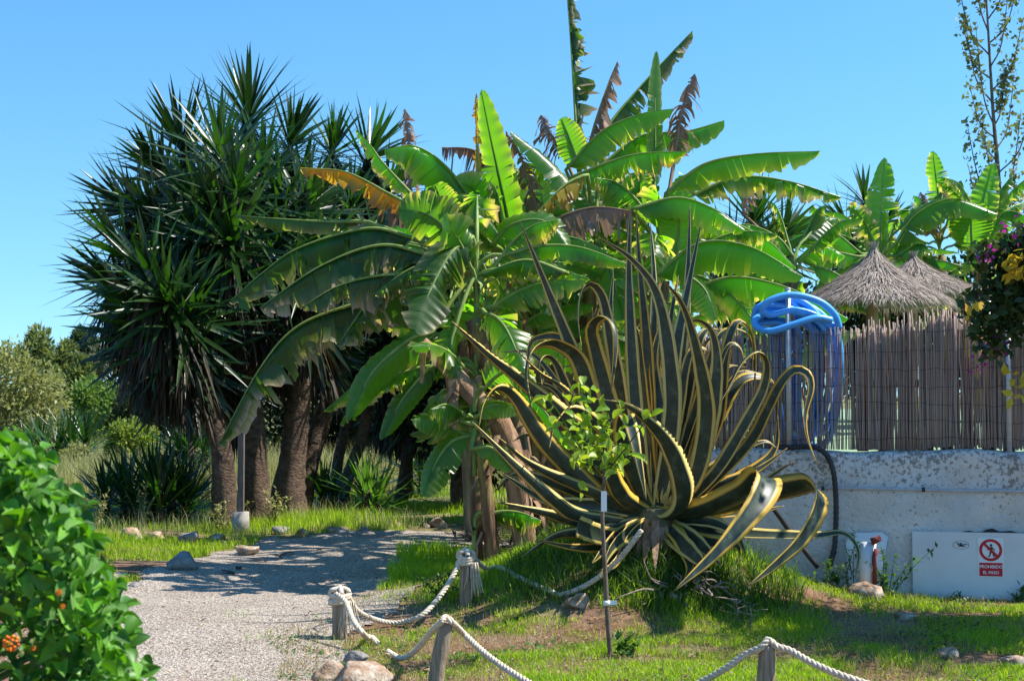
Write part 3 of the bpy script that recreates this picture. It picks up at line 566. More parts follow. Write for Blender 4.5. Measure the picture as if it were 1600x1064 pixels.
MB().tube(cr([hp(1300, 500, -0.03), hp(1275, 497, 0.03), hp(1240, 508, 0.07), hp(1205, 518, 0.07), hp(1184, 512, 0.04), hp(1180, 500, 0.0), hp(1195, 490, -0.05), hp(1225, 486, -0.07), hp(1262, 488, -0.07)], 90), 0.028, 10).build('loop', M_BLUE, bh)
MB().tube(cr([hp(1313, 512, -0.13), hp(1305, 490, -0.1), hp(1280, 470, -0.05), hp(1240, 461, 0.0), hp(1208, 468, 0.03), hp(1192, 482, 0.03), hp(1205, 492, 0.0), hp(1240, 484, -0.05), hp(1275, 492, -0.1), hp(1300, 512, -0.14)], 90), 0.028, 10).build('loop', M_BLUE, bh)
yc = thing('yellow_cloth', 'bright yellow cloth hanging behind the reed fence by the bougainvillea', 'cloth', P(1555, 640, 12.2))
mb = MB(); n1, n2 = 30, 16; V = []; ux = np.linspace(1508, 1640, n1); 
for j in range(n2):
    for i, px in enumerate(ux):
        top = 474 if px < 1542 else 528; V.append(P(px, top + (640 - top) * j / (n2 - 1) + 4 * math.sin(i), 12.2 + 0.05 * math.sin(i * 1.1) * (0.4 + j / n2)))
V2 = [v + np.array((0, 0.006, 0)) for v in V]; q = n1 * n2
F = [(j * n1 + i, (j + 1) * n1 + i, (j + 1) * n1 + i + 1, j * n1 + i + 1) for j in range(n2 - 1) for i in range(n1 - 1)]
mb.add(V + V2, F + [tuple(q + a for a in f[::-1]) for f in F]).build('drape', M_YCLOTH, yc)
MB().tube([P(1542, 527, 12.22), P(1650, 527, 12.22)], 0.015, 8).build('rail', M_METAL, yc)
for px in (1545, 1648): MB().tube([P(px, 470, 12.24), np.r_[P(px, 470, 12.24)[:2], 1.1]], 0.018, 8).build('pole', M_METAL, yc)

# ------------------------------------------------------------------ thatched umbrellas
straw_v = np.array([(-.5, 0, 0), (.5, 0, 0), (.35, .6, .02), (-.35, .6, .02), (0, 1, 0)]); straw_f = [(0, 1, 2), (0, 2, 3), (3, 2, 4)]
def umbrella(label, ax, ay, ey, rpx, Y):
    A = P(ax, ay, Y); E = P(ax + 4, ey, Y); r = rpx / FPX * Y; c = np.array((A[0] + 0.11, Y, 0)); t = thing('thatched_umbrella', label, 'umbrella', (c[0], c[1], 1.10), 'thatched umbrellas on the terrace')
    H = A[2] - E[2]
    prof = [(0.03, 1.0), (0.07, .9), (0.16, .76), (0.28, .61), (0.44, .46), (0.72, .22), (1.0, 0.0)]
    rf = lambda u: np.interp(u, [p[0] for p in prof], [p[1] for p in prof])
    mb = MB(); n = 40; V = []
    for rr_, zz in prof + [(0.96, -0.05), (0.5, 0.24), (0.05, 0.6)]:
        V += [(c[0] + r * rr_ * math.cos(a), c[1] + r * rr_ * math.sin(a), E[2] + H * zz) for a in np.linspace(0, 2 * math.pi, n, endpoint=False)]
    k = len(prof) + 3; mb.add(V, [(i * n + j, (i + 1) * n + j, (i + 1) * n + (j + 1) % n, i * n + (j + 1) % n) for i in range(k - 1) for j in range(n)]); bed = mb.build('thatch', M_THATB, t)
    ms = []
    for _ in range(5200):
        u = math.sqrt(rng.random()) * 0.98 + 0.015; a = rng.uniform(0, 6.283); L = rng.uniform(0.16, 0.3)
        u2 = u + 0.12; p = np.array((c[0] + r * u * math.cos(a), c[1] + r * u * math.sin(a), E[2] + H * rf(u) + 0.012)); q = np.array((c[0] + r * u2 * math.cos(a + rng.normal(0, .05)), c[1] + r * u2 * math.sin(a + rng.normal(0, .03)), E[2] + H * (rf(u2) if u2 < 1 else -(u2 - 1) * 1.3) + 0.02 * rng.random()))
        d = q - p; d[2] += rng.normal(0, 0.02); ms.append(frame(p, d, (math.cos(a) * .5, math.sin(a) * .5, 1), L, 0.011))
    for _ in range(260):   # tuft bound at the top
        a = rng.uniform(0, 6.283); d = np.array((math.cos(a) * 0.35, math.sin(a) * 0.35, 1.0)); p = np.array((c[0] + 0.03 * math.cos(a), c[1] + 0.03 * math.sin(a), E[2] + H * 0.93)); ms.append(frame(p, d, (math.cos(a), math.sin(a), 0), rng.uniform(0.04, 0.14), 0.012))
    V, F = scatter(straw_v, straw_f, np.array(ms)); fast('straw', V, F, M_THATCH, bed, kind='stuff')
    MB().tube([(c[0] - 0.03, c[1] - 0.0, 1.10), (c[0] - 0.03, c[1], E[2] + H * .55)], 0.075, 14).build('post', M_TIMB, t)
    for k in range(8):
        a = k * math.pi / 4 + .2; MB().tube([(c[0] + .05 * math.cos(a), c[1] + .05 * math.sin(a), E[2] + H * .55), (c[0] + r * .93 * math.cos(a), c[1] + r * .93 * math.sin(a), E[2] - 0.03)], 0.014, 6).build('rib', M_TIMB, t)
umbrella('thatched straw umbrella with a tall bound tip, the nearer one right of the blue hose', 1352, 386, 472, 116, 18)
umbrella('thatched straw umbrella half hidden behind the nearer one, its tip ragged', 1416, 400, 460, 110, 21)

# ------------------------------------------------------------------ leaf templates
def blade_template(bend, n=5, fold=0.25, wid=lambda t: (0.55 + 1.6 * t - 2.1 * t * t) * (1 - t ** 6) ):
    V, F = [], []
    for i in range(n):
        t = i / (n - 1); y = t * (1 - 0.15 * bend * t); z = -bend * t * t * 0.5; w_ = max(0.02, wid(t)) * 0.5
        V += [(-w_, y, z + fold * w_ * 0.08), (0, y, z), (w_, y, z + fold * w_ * 0.08)]
    for i in range(n - 1):
        a = 3 * i; F += [(a, a + 1, a + 4, a + 3), (a + 1, a + 2, a + 5, a + 4)]
    return np.array(V), np.array(F)
YT = [blade_template(b) for b in (0.0, 0.12, 0.25, 0.45, 0.7)]
def tmesh(name, tv, tf, m):
    me = bpy.data.meshes.new(name); me.from_pydata([tuple(v) for v in tv], [], [tuple(int(i) for i in f) for f in tf]); me.materials.append(m)
    me.polygons.foreach_set('use_smooth', [True] * len(me.polygons)); me.update(); return me
YM = [tmesh('leaf', *t, M_YUCO) for t in YT]; YMB = [tmesh('leaf', *t, M_YUCB) for t in YT]
def place(name, me, m4, parent):
    o = bpy.data.objects.new(name, me); COL.objects.link(o); o.parent = parent
    M_ = Matrix([list(r) for r in m4]); M_.translation = M_.translation - Vector(parent_loc(parent)); o.matrix_local = M_; return o
def rosette(c, ax, L, n, thmax=125, wide=0.074, flat=0.25):
    """list of (matrix, template number, importance)"""
    ax = unit(ax); s_ = unit(np.cross(ax, (0.3, 0.9, 0.1))); t_ = np.cross(ax, s_); out = []
    for i in range(n):
        f = (i + 0.5) / n; th = R(8 + (thmax - 8) * f ** 0.85 + rng.normal(0, 5)); ph = i * 2.39996 + rng.normal(0, 0.15)
        d = math.cos(th) * ax + math.sin(th) * (math.cos(ph) * s_ + math.sin(ph) * t_)
        d = d + np.array((0, 0, -flat * max(0, f - 0.35)))
        p = np.asarray(c) - ax * (0.38 * L * f) + unit(d) * 0.03
        ln = L * (0.62 + 0.5 * math.sin(math.pi * min(1, 0.15 + 0.75 * f))) * rng.uniform(0.86, 1.1) * 0.92
        k = int(np.clip(rng.integers(0, 3) + (f > 0.5) + (f > 0.8), 0, 4))
        out.append((frame(p, d, ax, ln, wide * rng.uniform(0.8, 1.2)), k, -f))
    return out
def build_leaves(root, leaves, meshes, single=300, massname='crown', massmat=None):
    """the leaves that show best as parts of their own, the rest as one mass"""
    leaves = sorted(leaves, key=lambda l: -l[2]); 
    for m4, k, _ in leaves[:single]: place('leaf', meshes[k], m4, root)
    rest = leaves[single:]
    if rest:
        Vs, Fs, o = [], [], 0
        for k in range(5):
            ms = [m4 for m4, kk, _ in rest if kk == k]
            if ms:
                V, F = scatter(*YT[k], ms); Vs.append(V); Fs.append(F + o); o += len(V)
        fast(massname, np.vstack(Vs), np.vstack(Fs), massmat or M_YUC, root, smooth=True, kind='stuff')

# ------------------------------------------------------------------ yucca trees
def knobby(pts, rad, n=26, amp=0.06, sides=14):
    c = cr(pts, n); T = unit(np.gradient(c, axis=0)); A = unit(np.cross(T, (0.2, 1, 0.1))); B = np.cross(T, A); mb = MB(); rr = np.interp(np.linspace(0, 1, n), np.linspace(0, 1, len(rad)), rad); V = []
    for i in range(n):
        for j in range(sides):
            a = 2 * math.pi * j / sides; r_ = rr[i] * (1 + amp * math.sin(3 * a + i * .3) + amp * rng.normal(0, 0.5) + 0.02 * (i % 2)); V.append(c[i] + r_ * (math.cos(a) * A[i] + math.sin(a) * B[i]))
    mb.add(V, [(i * sides + j, i * sides + (j + 1) % sides, (i + 1) * sides + (j + 1) % sides, (i + 1) * sides + j) for i in range(n - 1) for j in range(sides)] + [tuple((n - 1) * sides + j for j in range(sides))]); return mb
def yucca(label, trunks, ros, Y, L=0.95, n=105, single=300, skirts=1.0, mesh=YM):
    """trunks: list of (pixel path, depth, radii m); ros: (px, py, depth offset, ax tilt)"""
    base = trunks[0][0][0]; g = G(*base); g = np.array((g[0], g[1], gz(g[0], g[1]))); b0 = P(*base, Y)
    t = thing('yucca_tree', label, 'tree', (b0[0], Y, 0), 'yucca trees by the path')
    ends = []
    for i, (path, dY, rad) in enumerate(trunks):
        pts = [P(px, py, Y + dY * j / max(1, len(path) - 1)) for j, (px, py) in enumerate(path)]
        if i == 0 or path[0][1] > 740: pts[0][2] = -0.05
        knobby(pts, [q * .8 for q in rad], 34, .05).build('trunk' if i == 0 else 'branch', M_YTR, t); ends.append(pts[-1]); ends.append(pts[len(pts) // 2])
    leaves, sk = [], []
    cen = np.mean([P(r[0], r[1], Y + r[2]) for r in ros], 0)
    for (px, py, dy, *tilt) in ros:
        c = P(px, py, Y + dy); e = min(ends, key=lambda q: np.linalg.norm(q - c)); ax = unit(unit(c - cen) * 0.7 + np.array((0, -0.25, 0.75)) if not tilt else tilt[0])
        mid = (c + e) / 2 + np.array((0, 0, -0.12)); MB().tube(cr([e, mid, c - ax * 0.1], 9), [0.09, 0.07, 0.055], 8).build('branch', M_YTR, t)
        low = bool(tilt) and py > 370; rl = rosette(c, ax, L * rng.uniform(0.85, 1.1), int(n * rng.uniform(.62, .85)), 150 if low else 130, 0.076, 1.3 if low else 0.35)
        vis = (-dy) * 0.5 + (600 - py) / 900 + rng.normal(0, 0.05)
        leaves += [(m, k, vis + 0.55 * f) for m, k, f in rl]
        for _ in range(int(105 * skirts)):
            s_ = rng.random(); a = rng.uniform(0, 6.283); p = c * (1 - s_ * 0.55) + e * s_ * 0.55 + np.array((math.cos(a), math.sin(a), 0)) * 0.07 + np.array((0, 0, -0.12))
            o_ = rng.uniform(0.1, 0.7) * (1 - s_ * .4); d = np.array((math.cos(a) * o_, math.sin(a) * o_, -1)); sk.append((frame(p, d, (math.cos(a), math.sin(a), 0.4), L * rng.uniform(0.7, 1.05), 0.05), int(rng.integers(0, 3)), 0))
    build_leaves(t, leaves, mesh, single)
    Vs, Fs, o = [], [], 0
    for k in range(3):
        ms = [m for m, kk, _ in sk if kk == k]
        if ms: V, F = scatter(*YT[k], ms); Vs.append(V); Fs.append(F + o); o += len(V)
    if Vs: fast('dead_leaf_skirt', np.vstack(Vs), np.vstack(Fs), M_SKIRT, t, smooth=True, kind='stuff')
    return t
UP = (0.05, -0.2, 1)
yucca('leftmost yucca, its slim trunk leaning left under a heavy drooping crown',
      [([(352, 790), (345, 700), (318, 610), (292, 545)], 0.0, [0.20, 0.17, 0.13, 0.11]), ([(300, 565), (255, 520), (225, 470)], -0.3, [0.11, 0.08])],
      [(195, 395, -.2, (-.5, -.3, .8)), (178, 440, .2, (-.8, -.2, .4)), (235, 430, -.7, (-.2, -.6, .7)), (215, 480, -.5, (-.6, -.5, .4)), (262, 470, -.8, (0, -.8, .5)), (295, 500, -.6, (.2, -.6, .5)), (250, 390, .4), (275, 415, .0), (225, 520, -.3, (-.3, -.6, .2)), (260, 540, -.4, (0, -.8, .2)), (300, 560, -.2, (.2, -.7, .3)), (310, 450, -.2), (285, 520, .5)], 17.2, 1.0, 100, 300, 1.1)
yucca('tall yucca with a thick straight dark trunk right behind the brown pole',
      [([(402, 795), (398, 700), (392, 610), (378, 540), (360, 480)], 0.0, [0.27, 0.19, 0.17, 0.14, 0.12]), ([(385, 560), (350, 450), (300, 350)], -0.2, [0.12, 0.09]), ([(375, 520), (370, 420), (345, 330)], 0.2, [0.11, 0.08])],
      [(250, 270, .0, (-.5, -.3, .8)), (205, 325, .2, (-.8, -.2, .5)), (285, 228, .5, (-.3, 0, 1)), (345, 240, -.7, (0, -.5, .8)), (300, 310, -.6, (-.3, -.6, .7)), (335, 330, -.9, (0, -.8, .5)), (240, 330, -.5, (-.5, -.6, .5)), (370, 300, -.9, (.2, -.7, .6)), (310, 380, -1.0, (0, -.9, .3)), (360, 380, -1.1, (.1, -.9, .3)), (335, 450, -.8, (0, -.9, .2)), (380, 460, -.5, (.1, -.9, .2)), (320, 520, .3, (0, -.8, .3)), (380, 540, .6, (0, -.8, .3)), (350, 580, .8, (0, -.8, .3))], 18.0, 1.0, 105, 300, 1.3)
yucca('tallest yucca at the cluster centre, flared reddish foot at the path edge',
      [([(452, 812), (452, 760), (462, 670), (470, 580), (452, 470)], 0.0, [0.34, 0.22, 0.19, 0.17, 0.13]), ([(465, 590), (430, 420), (395, 270)], 0.0, [0.13, 0.1, 0.07]), ([(468, 590), (470, 430), (455, 300)], 0.3, [0.13, 0.1, 0.07])],
      [(388, 180, .1, (0, -.2, 1)), (455, 218, .3, (.3, -.2, .9)), (410, 265, -.6, (0, -.6, .8)), (480, 320, -.8, (.3, -.6, .6)), (440, 330, -.9, (0, -.8, .5)), (350, 290, .4), (430, 400, -1.1, (0, -.9, .3)), (490, 400, -1.0, (.2, -.9, .3)), (430, 470, -.9, (0, -.9, .2)), (480, 480, -.8, (.1, -.9, .2)), (430, 540, .2, (0, -.9, .2)), (500, 540, .3, (.1, -.9, .2))], 18.6, 1.0, 110, 300, 1.4)
yucca('yucca forking right from the flared foot, crowns beside the first banana leaves',
      [([(468, 806), (482, 720), (505, 650), (535, 560), (545, 450)], 0.3, [0.2, 0.18, 0.15, 0.13, 0.1]), ([(535, 560), (560, 430), (560, 320)], 0.6, [0.1, 0.07])],
      [(520, 232, .5, (.2, -.2, 1)), (578, 240, .7, (.4, 0, .9)), (548, 320, -.2, (.2, -.5, .8)), (605, 300, .5, (.5, -.2, .8)), (470, 290, -.3, (-.1, -.5, .8)), (590, 390, -.4, (.3, -.7, .5)), (530, 420, -.6, (0, -.9, .3)), (630, 370, .2, (.5, -.4, .6))], 19.2, 0.95, 100, 300, 1.3)
yucca('slender yucca pair with crossing brown trunks behind the bright low clump',
      [([(530, 795), (545, 740), (570, 665), (580, 560)], 0.0, [0.12, 0.1, 0.09, 0.08]), ([(522, 792), (528, 720), (545, 640), (540, 560)], 0.2, [0.1, 0.08])],
      [(585, 540, .0, (.1, -.5, .8)), (540, 540, .3, (-.2, -.4, .8)), (615, 500, .4), (560, 470, .6, (0, -.4, .9)), (640, 560, .3, (.5, -.4, .5))], 20.0, 0.85, 80, 150, 1.5)
yucca('thin straight yucca trunk standing right of the bright low clump',
      [([(625, 790), (635, 720), (638, 640)], 0.0, [0.14, 0.11, 0.09])], [(640, 590, .0, (0, -.4, .9)), (690, 560, .3), (600, 620, .4, (-.4, -.3, .7)), (670, 620, -.1, (.4, -.5, .6))], 20.5, 0.85, 80, 120, 1.6)
yucca('short dark yucca trunk widening at its foot, left of the banana stems',
      [([(725, 795), (718, 740), (716, 660)], 0.0, [0.22, 0.16, 0.12])], [(716, 600, 0), (755, 580, .4), (690, 620, .2), (740, 640, -.2)], 20.0, 0.85, 70, 80, 1.4)
yucca('distant yucca crowns showing above the right-hand banana leaves',
      [([(1180, 640), (1185, 500), (1180, 380)], 0.0, [0.14, 0.1, 0.08])], [(1180, 345, 0, (0, -.1, 1)), (1225, 365, .3), (1140, 380, .2), (1200, 400, -.3)], 20.0, 0.8, 80, 100, 1.0)
yucca('small distant yucca rising behind the nearer thatched umbrella',
      [([(1345, 560), (1347, 450), (1350, 360)], 0.0, [0.12, 0.09, 0.07])], [(1350, 310, 0, (0, -.1, 1)), (1320, 350, .3), (1385, 345, .2)], 26.0, 0.85, 80, 80, 1.0)

# low rosette clumps
def clump(label, spots, Y, L, n, mesh=YM, single=200, wide=0.05):
    c0 = P(spots[0][0], spots[0][1], Y); t = thing('yucca_clump', label, 'plant', (c0[0], Y, 0), 'low yucca clumps'); leaves = []
    for px, py, dy in spots:
        c = P(px, py, Y + dy); c[2] = max(0.12, c[2]); leaves += [(m, k, -f * .3 + rng.random()) for m, k, f in rosette(c, (rng.normal(0, .15), -0.15, 1), L * rng.uniform(.85, 1.15), n, 100, wide, 0.1)]
        MB().tube([(c[0], c[1], -0.03), c], [0.07, 0.05], 8).build('stem', M_YTR, t)
    build_leaves(t, leaves, mesh, single)
clump('spiky dark yucca clump, left one of the pair at the path side', [(165, 780, 0), (195, 770, .3), (205, 785, -.2)], 17.6, 0.72, 70)
clump('spiky dark yucca clump, right one of the pair nearer the brown pole', [(268, 770, 0), (250, 785, -.3), (290, 785, .1), (240, 765, .4)], 17.4, 0.78, 75)
clump('bright green young yucca clump in the sun under the yucca trunks', [(572, 765, 0), (588, 790, .1)], 19.0, 0.75, 60, YMB)
clump('dark yucca clump in the shade beside the flared trunk foot', [(505, 770, 0), (520, 785, .2)], 19.3, 0.7, 60)
clump('small yucca clump in the far dry grass behind the lantana', [(65, 695, 0), (45, 700, .4)], 27.0, 0.8, 60)
clump('yucca clump with pale lower leaves in the dry grass farther right', [(110, 690, 0), (135, 690, .3), (90, 705, .2)], 26.0, 0.85, 60)
clump('yucca clump seen left of the leaning yucca trunk', [(298, 690, 0), (285, 715, .2), (320, 700, .4)], 22.0, 0.8, 70)
clump('yucca clump under the small banana at the dark edge', [(640, 720, 0), (660, 745, .2)], 22.0, 0.8, 60)

# ------------------------------------------------------------------ banana plants
def banana_leaf(root, pts, hw, mode, tear, kind, top=None, hint=None, fold=None):
    n = 64; tear = max(tear, .3) if mode == 'h' and kind in 'go' else tear; c = cr(pts, n); T = unit(np.gradient(c, axis=0)); L_tot = np.linalg.norm(np.diff(c, axis=0), axis=1).sum()
    if hint is None: hint = {'f': (rng.normal(-.35, .3), -.85, 0.05), 'h': (0, -0.3, 1), 'm': (rng.normal(0, .2), -0.75, 0.7)}[mode]
    if fold is None: fold = {'f': R(rng.uniform(4, 14)), 'h': -R(rng.uniform(52, 68)), 'm': -R(rng.uniform(10, 26))}[mode]
    Nn = np.asarray(hint, float)[None] - T * (T @ np.asarray(hint, float))[:, None]; Nn = unit(Nn)
    # keep the frame steady where the rib points along the hint
    for i in range(1, n):
        if Nn[i] @ Nn[i - 1] < 0.3: Nn[i] = unit(Nn[i - 1] - T[i] * (T[i] @ Nn[i - 1]))
    Lat = np.cross(T, Nn); t = np.linspace(0, 1, n); dead = kind == 'd'
    wprof = hw * np.clip(np.sin(math.pi * np.clip(t, 0, 1) ** 0.75), 0, 1) ** 0.5; wprof[t < 0.06] *= t[t < 0.06] / 0.06
    mb = MB(); mb.add(c, [], [(0.5, x) for x in t], np.full(n, 0.9 if dead else 0.0)); cols = 4
    for side in (-1, 1):
        cuts = [0]; ntear = int(2 + tear * 40); 
        while cuts[-1] < n - 1:
            step = max(1, int(rng.exponential((n - 1) / ntear) * rng.choice([.35, .8, 1.2, 2.6]) + 1)); cuts.append(min(n - 1, cuts[-1] + step))
        if cuts[-1] - cuts[-2] < 2 and len(cuts) > 2: cuts.pop(-2)
        for a, b in zip(cuts[:-1], cuts[1:]):
            ex = -abs(rng.normal(0, 1)) * tear * R(46) + rng.normal(0, R(7 + 16 * tear)); g = rng.uniform(0, 1) ** 1.5 * tear * 0.9; ln = 1 - tear * 0.65 * rng.random() ** 2.5 + .06 * rng.random(); dr = rng.random() ** 1.2 * (0.2 + 1.1 * tear); shr = rng.uniform(0.0, 1.0) ** 2 * .45 * (0.15 + tear)
            if dead: ex = -R(rng.uniform(0, 110)); ln = rng.uniform(0.3, 1.25); g = rng.uniform(0.6, 2.4); shr = rng.uniform(0.3, 0.6)
            ids = []; twist = rng.normal(0, 0.5) * tear
            for i in range(a, b + 1):
                row = [i]; p = c[i].copy(); mid = (a + b) / 2; wv = wprof[i] * ln * (1 + 0.04 * rng.normal() * tear)
                for q in range(1, cols + 1):
                    s_ = q / cols; th = fold + ex * s_ + (-R(16) * s_ if mode != 'f' else R(-10) * s_); ds = wv / cols
                    ripple = 0.10 * ds * math.sin(i * 1.3 + side) * s_
                    p = p + ds * (side * Lat[i] * math.cos(th) + Nn[i] * (math.sin(th) + twist * ((i - mid) / max(1, b - a))) + T[i] * 0.22) + Nn[i] * ripple + np.array((0, 0, -g * ds * s_))
                    sh = (mid - i) * shr * s_ * s_ * L_tot / n
                    row.append(len(mb.v)); mb.v.append(tuple(p + T[i] * sh)); mb.uv.append((0.5 + side * 0.5 * s_, t[i])); mb.at.append(0.9 if dead else min(1.0, dr * s_ ** 4 * (0.3 + tear) * 1.6))
                ids.append(row)
            for r0, r1 in zip(ids[:-1], ids[1:]):
                for q in range(cols):
                    f = (r0[q], r1[q], r1[q + 1], r0[q + 1]); mb.f.append(f if side < 0 else f[::-1])
    o = mb.build('leaf', {'o': M_BAN_SHADE, 'g': M_BAN, 'y': M_BANY, 'd': M_BAND}[kind], root)
    pet = c - Nn * 0.006
    if top is not None:
        m_ = (top + c[0]) / 2 + np.array((0, 0, 0.05)); pre = cr([top - np.array((0, 0, 0.25)), top, m_, c[0] - T[0] * 0.02 - Nn[0] * 0.006, c[2] - Nn[2] * .006], 14); pet = np.vstack([pre[:-1], pet[3:]])
    MB().tube(pet[:-1], [0.02, 0.018, 0.013, 0.009, 0.005, 0.003], 7).build('midrib', M_RIBD if dead else M_RIB, o)
    return o
def banana(label, stem, top, rad, leaves, Y, extra=0, spread=1.3, low=0.1, sheaths=10, base_z=None, tearx=0.6, upper=5):
    """stem: pixel path from foot to crown; top: (px,py) crown; leaves: traced leaves"""
    p = [P(px, py, Y) for px, py in stem]; p[0][2] = float(gz(p[0][0], p[0][1])) - 0.04 if base_z is None else base_z
    t = thing('banana_plant', label, 'plant', (p[0][0], p[0][1], p[0][2]), 'banana plants')
    knobby(p, rad, 18, 0.04, 12).build('pseudostem', M_STEM, t); tp = P(*top, Y)
    for (pts, y0, y1, hw, mode, tear, kind, *rest) in leaves:
        m_ = len(pts); pp = [P(a, b, y0 + (y1 - y0) * i / (m_ - 1)) for i, (a, b) in enumerate(pts)]
        banana_leaf(t, pp, hw / FPX * (y0 + y1) / 2, mode, tear, kind, tp, *rest)
    for i in range(extra):
        a = i * 2.4 + rng.uniform(-.4, .4); el = rng.uniform(0.1, 0.9); L = spread * rng.uniform(0.75, 1.2); h = np.array((math.cos(a), math.sin(a) * 0.8, 0)); o = tp + np.array((0, 0, -rng.uniform(-.1, 1.1)))
        q = [o + h * L * f * math.cos(el * (1 - f)) * 0.95 + np.array((0, 0, L * (math.sin(el) * f * 1.1 - (0.75 - 0.35 * el) * f * f))) for f in (0.2, 0.45, 0.7, 1.0)]
        banana_leaf(t, q, rng.uniform(0.13, 0.22), 'h' if rng.random() < .6 else 'm', tearx * rng.uniform(0.3, 1.4), 'g', o)
    for i in range(upper):
        a = i * 2.4 + 1.1 + rng.uniform(-.5, .5); el = rng.uniform(.55, 1.25); L = spread * rng.uniform(.9, 1.3); h = np.array((math.cos(a), math.sin(a) * .7, 0)); o = tp + np.array((0, 0, rng.uniform(-.2, .25)))
        q = [o + h * L * f * math.cos(el) * 1.25 + np.array((0, 0, L * (math.sin(el) * f * 1.15 - .55 * f * f))) for f in (.22, .45, .7, 1.0)]
        banana_leaf(t, q, rng.uniform(.15, .24), rng.choice(['h', 'h', 'm', 'f']), tearx * rng.uniform(.5, 1.6), 'd' if rng.random() < .12 else 'g', o)
    for i in range(sheaths):   # dry leaf sheaths hanging round the stem
        s_ = rng.uniform(0.25, 1.0); c = cr(p, 20)[int(s_ * 19)]; a = rng.uniform(0, 6.283); L = rng.uniform(0.3, 0.75); h = np.array((math.cos(a), math.sin(a), 0)) * rad[0]
        mb = MB(); w_ = rng.uniform(0.03, 0.075); sd_ = np.array((-math.sin(a), math.cos(a), 0)); V = []
        for j, f in enumerate(np.linspace(0, 1, 6)):
            q = c + h * (0.9 + 0.9 * math.sin(f * 2.2)) + np.array((0, 0, -L * f * .85 + 0.1 * math.sin(f * 3))) + rng.normal(0, .008, 3); ww = w_ * (1 - f * .6)
            V += [q - sd_ * ww, q + h * .2, q + sd_ * ww]
        mb.add(V, [(3 * j + e, 3 * j + e + 1, 3 * j + e + 4, 3 * j + e + 3) for j in range(5) for e in (0, 1)]); mb.build('dry_sheath', M_SHEATH, t)
    return t
banana('front left banana plant with long ragged leaves arching over the path', [(825, 800), (812, 700), (775, 600), (738, 500)], (745, 430), [0.11, 0.10, 0.09, 0.07], [
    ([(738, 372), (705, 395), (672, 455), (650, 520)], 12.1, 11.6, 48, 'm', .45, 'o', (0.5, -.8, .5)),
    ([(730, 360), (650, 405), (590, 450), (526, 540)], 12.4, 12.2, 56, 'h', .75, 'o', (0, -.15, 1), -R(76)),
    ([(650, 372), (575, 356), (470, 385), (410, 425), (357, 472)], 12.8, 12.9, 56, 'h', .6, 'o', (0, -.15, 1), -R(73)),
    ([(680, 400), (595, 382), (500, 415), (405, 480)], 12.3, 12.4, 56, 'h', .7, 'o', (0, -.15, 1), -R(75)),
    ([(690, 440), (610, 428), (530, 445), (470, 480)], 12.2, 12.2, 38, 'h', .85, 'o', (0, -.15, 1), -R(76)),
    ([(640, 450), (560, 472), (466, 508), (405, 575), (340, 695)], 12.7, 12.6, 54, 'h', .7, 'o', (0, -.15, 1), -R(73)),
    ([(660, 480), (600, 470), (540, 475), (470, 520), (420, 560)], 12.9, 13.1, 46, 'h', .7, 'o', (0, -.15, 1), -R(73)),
    ([(672, 520), (640, 530), (583, 580), (544, 658)], 12.0, 11.8, 32, 'm', .1, 'g'),
    ([(690, 560), (665, 580), (626, 628), (596, 688)], 12.1, 11.9, 24, 'm', .1, 'g'),
    ([(885, 425), (820, 405), (750, 428)], 12.0, 11.9, 26, 'h', .25, 'g'),
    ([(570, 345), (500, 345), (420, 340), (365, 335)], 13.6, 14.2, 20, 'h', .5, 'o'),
    ([(715, 500), (705, 540), (712, 590)], 12.0, 11.9, 26, 'm', .2, 'g')], 12.2, 14, 1.15)
banana('left banana plant with an upright sunlit leaf browned along one edge', [(850, 800), (838, 650), (815, 520), (800, 450)], (795, 415), [0.14, 0.13, 0.11, 0.09], [
    ([(806, 400), (788, 310), (768, 220), (752, 140)], 13.0, 12.9, 34, 'f', .12, 'g', (-.6, -.75, -.05)),
    ([(748, 300), (746, 250), (744, 200), (744, 145)], 13.05, 13.05, 10, 'f', .9, 'y'),
    ([(750, 330), (700, 262), (650, 228), (600, 234)], 13.0, 12.8, 50, 'h', .3, 'g'),
    ([(790, 270), (740, 234), (690, 230)], 13.4, 13.5, 26, 'h', .9, 'd'),
    ([(660, 330), (608, 302), (540, 268), (468, 262)], 13.3, 13.6, 28, 'h', .8, 'y'),
    ([(650, 310), (600, 255), (578, 225), (556, 202)], 13.6, 13.9, 20, 'h', .6, 'g'),
    ([(690, 330), (640, 318), (580, 285)], 13.6, 13.6, 24, 'h', 1., 'd'),
    ([(702, 352), (692, 320), (680, 288)], 12.8, 12.8, 36, 'f', .15, 'g', (-.6, -.75, 0)),
    ([(800, 390), (770, 340), (735, 280)], 13.3, 13.4, 38, 'f', .25, 'g', (.6, -.8, .2)),
    ([(640, 300), (640, 240), (632, 170)], 14.2, 14.3, 22, 'f', 1., 'd'),
    ([(840, 330), (815, 250), (790, 205)], 13.2, 13.3, 22, 'f', 1., 'd'),
    ([(745, 290), (740, 330), (690, 350), (640, 340)], 13.2, 13.4, 30, 'h', .9, 'd'),
    ([(770, 380), (800, 350), (850, 345), (890, 390)], 12.7, 12.5, 34, 'm', .2, 'g'),
    ([(830, 395), (850, 370), (860, 345)], 12.9, 12.8, 28, 'f', .2, 'g'),
    ([(740, 350), (730, 330), (735, 310), (790, 380)], 12.7, 12.7, 24, 'm', .2, 'g')], 13.0, 13, 1.1)
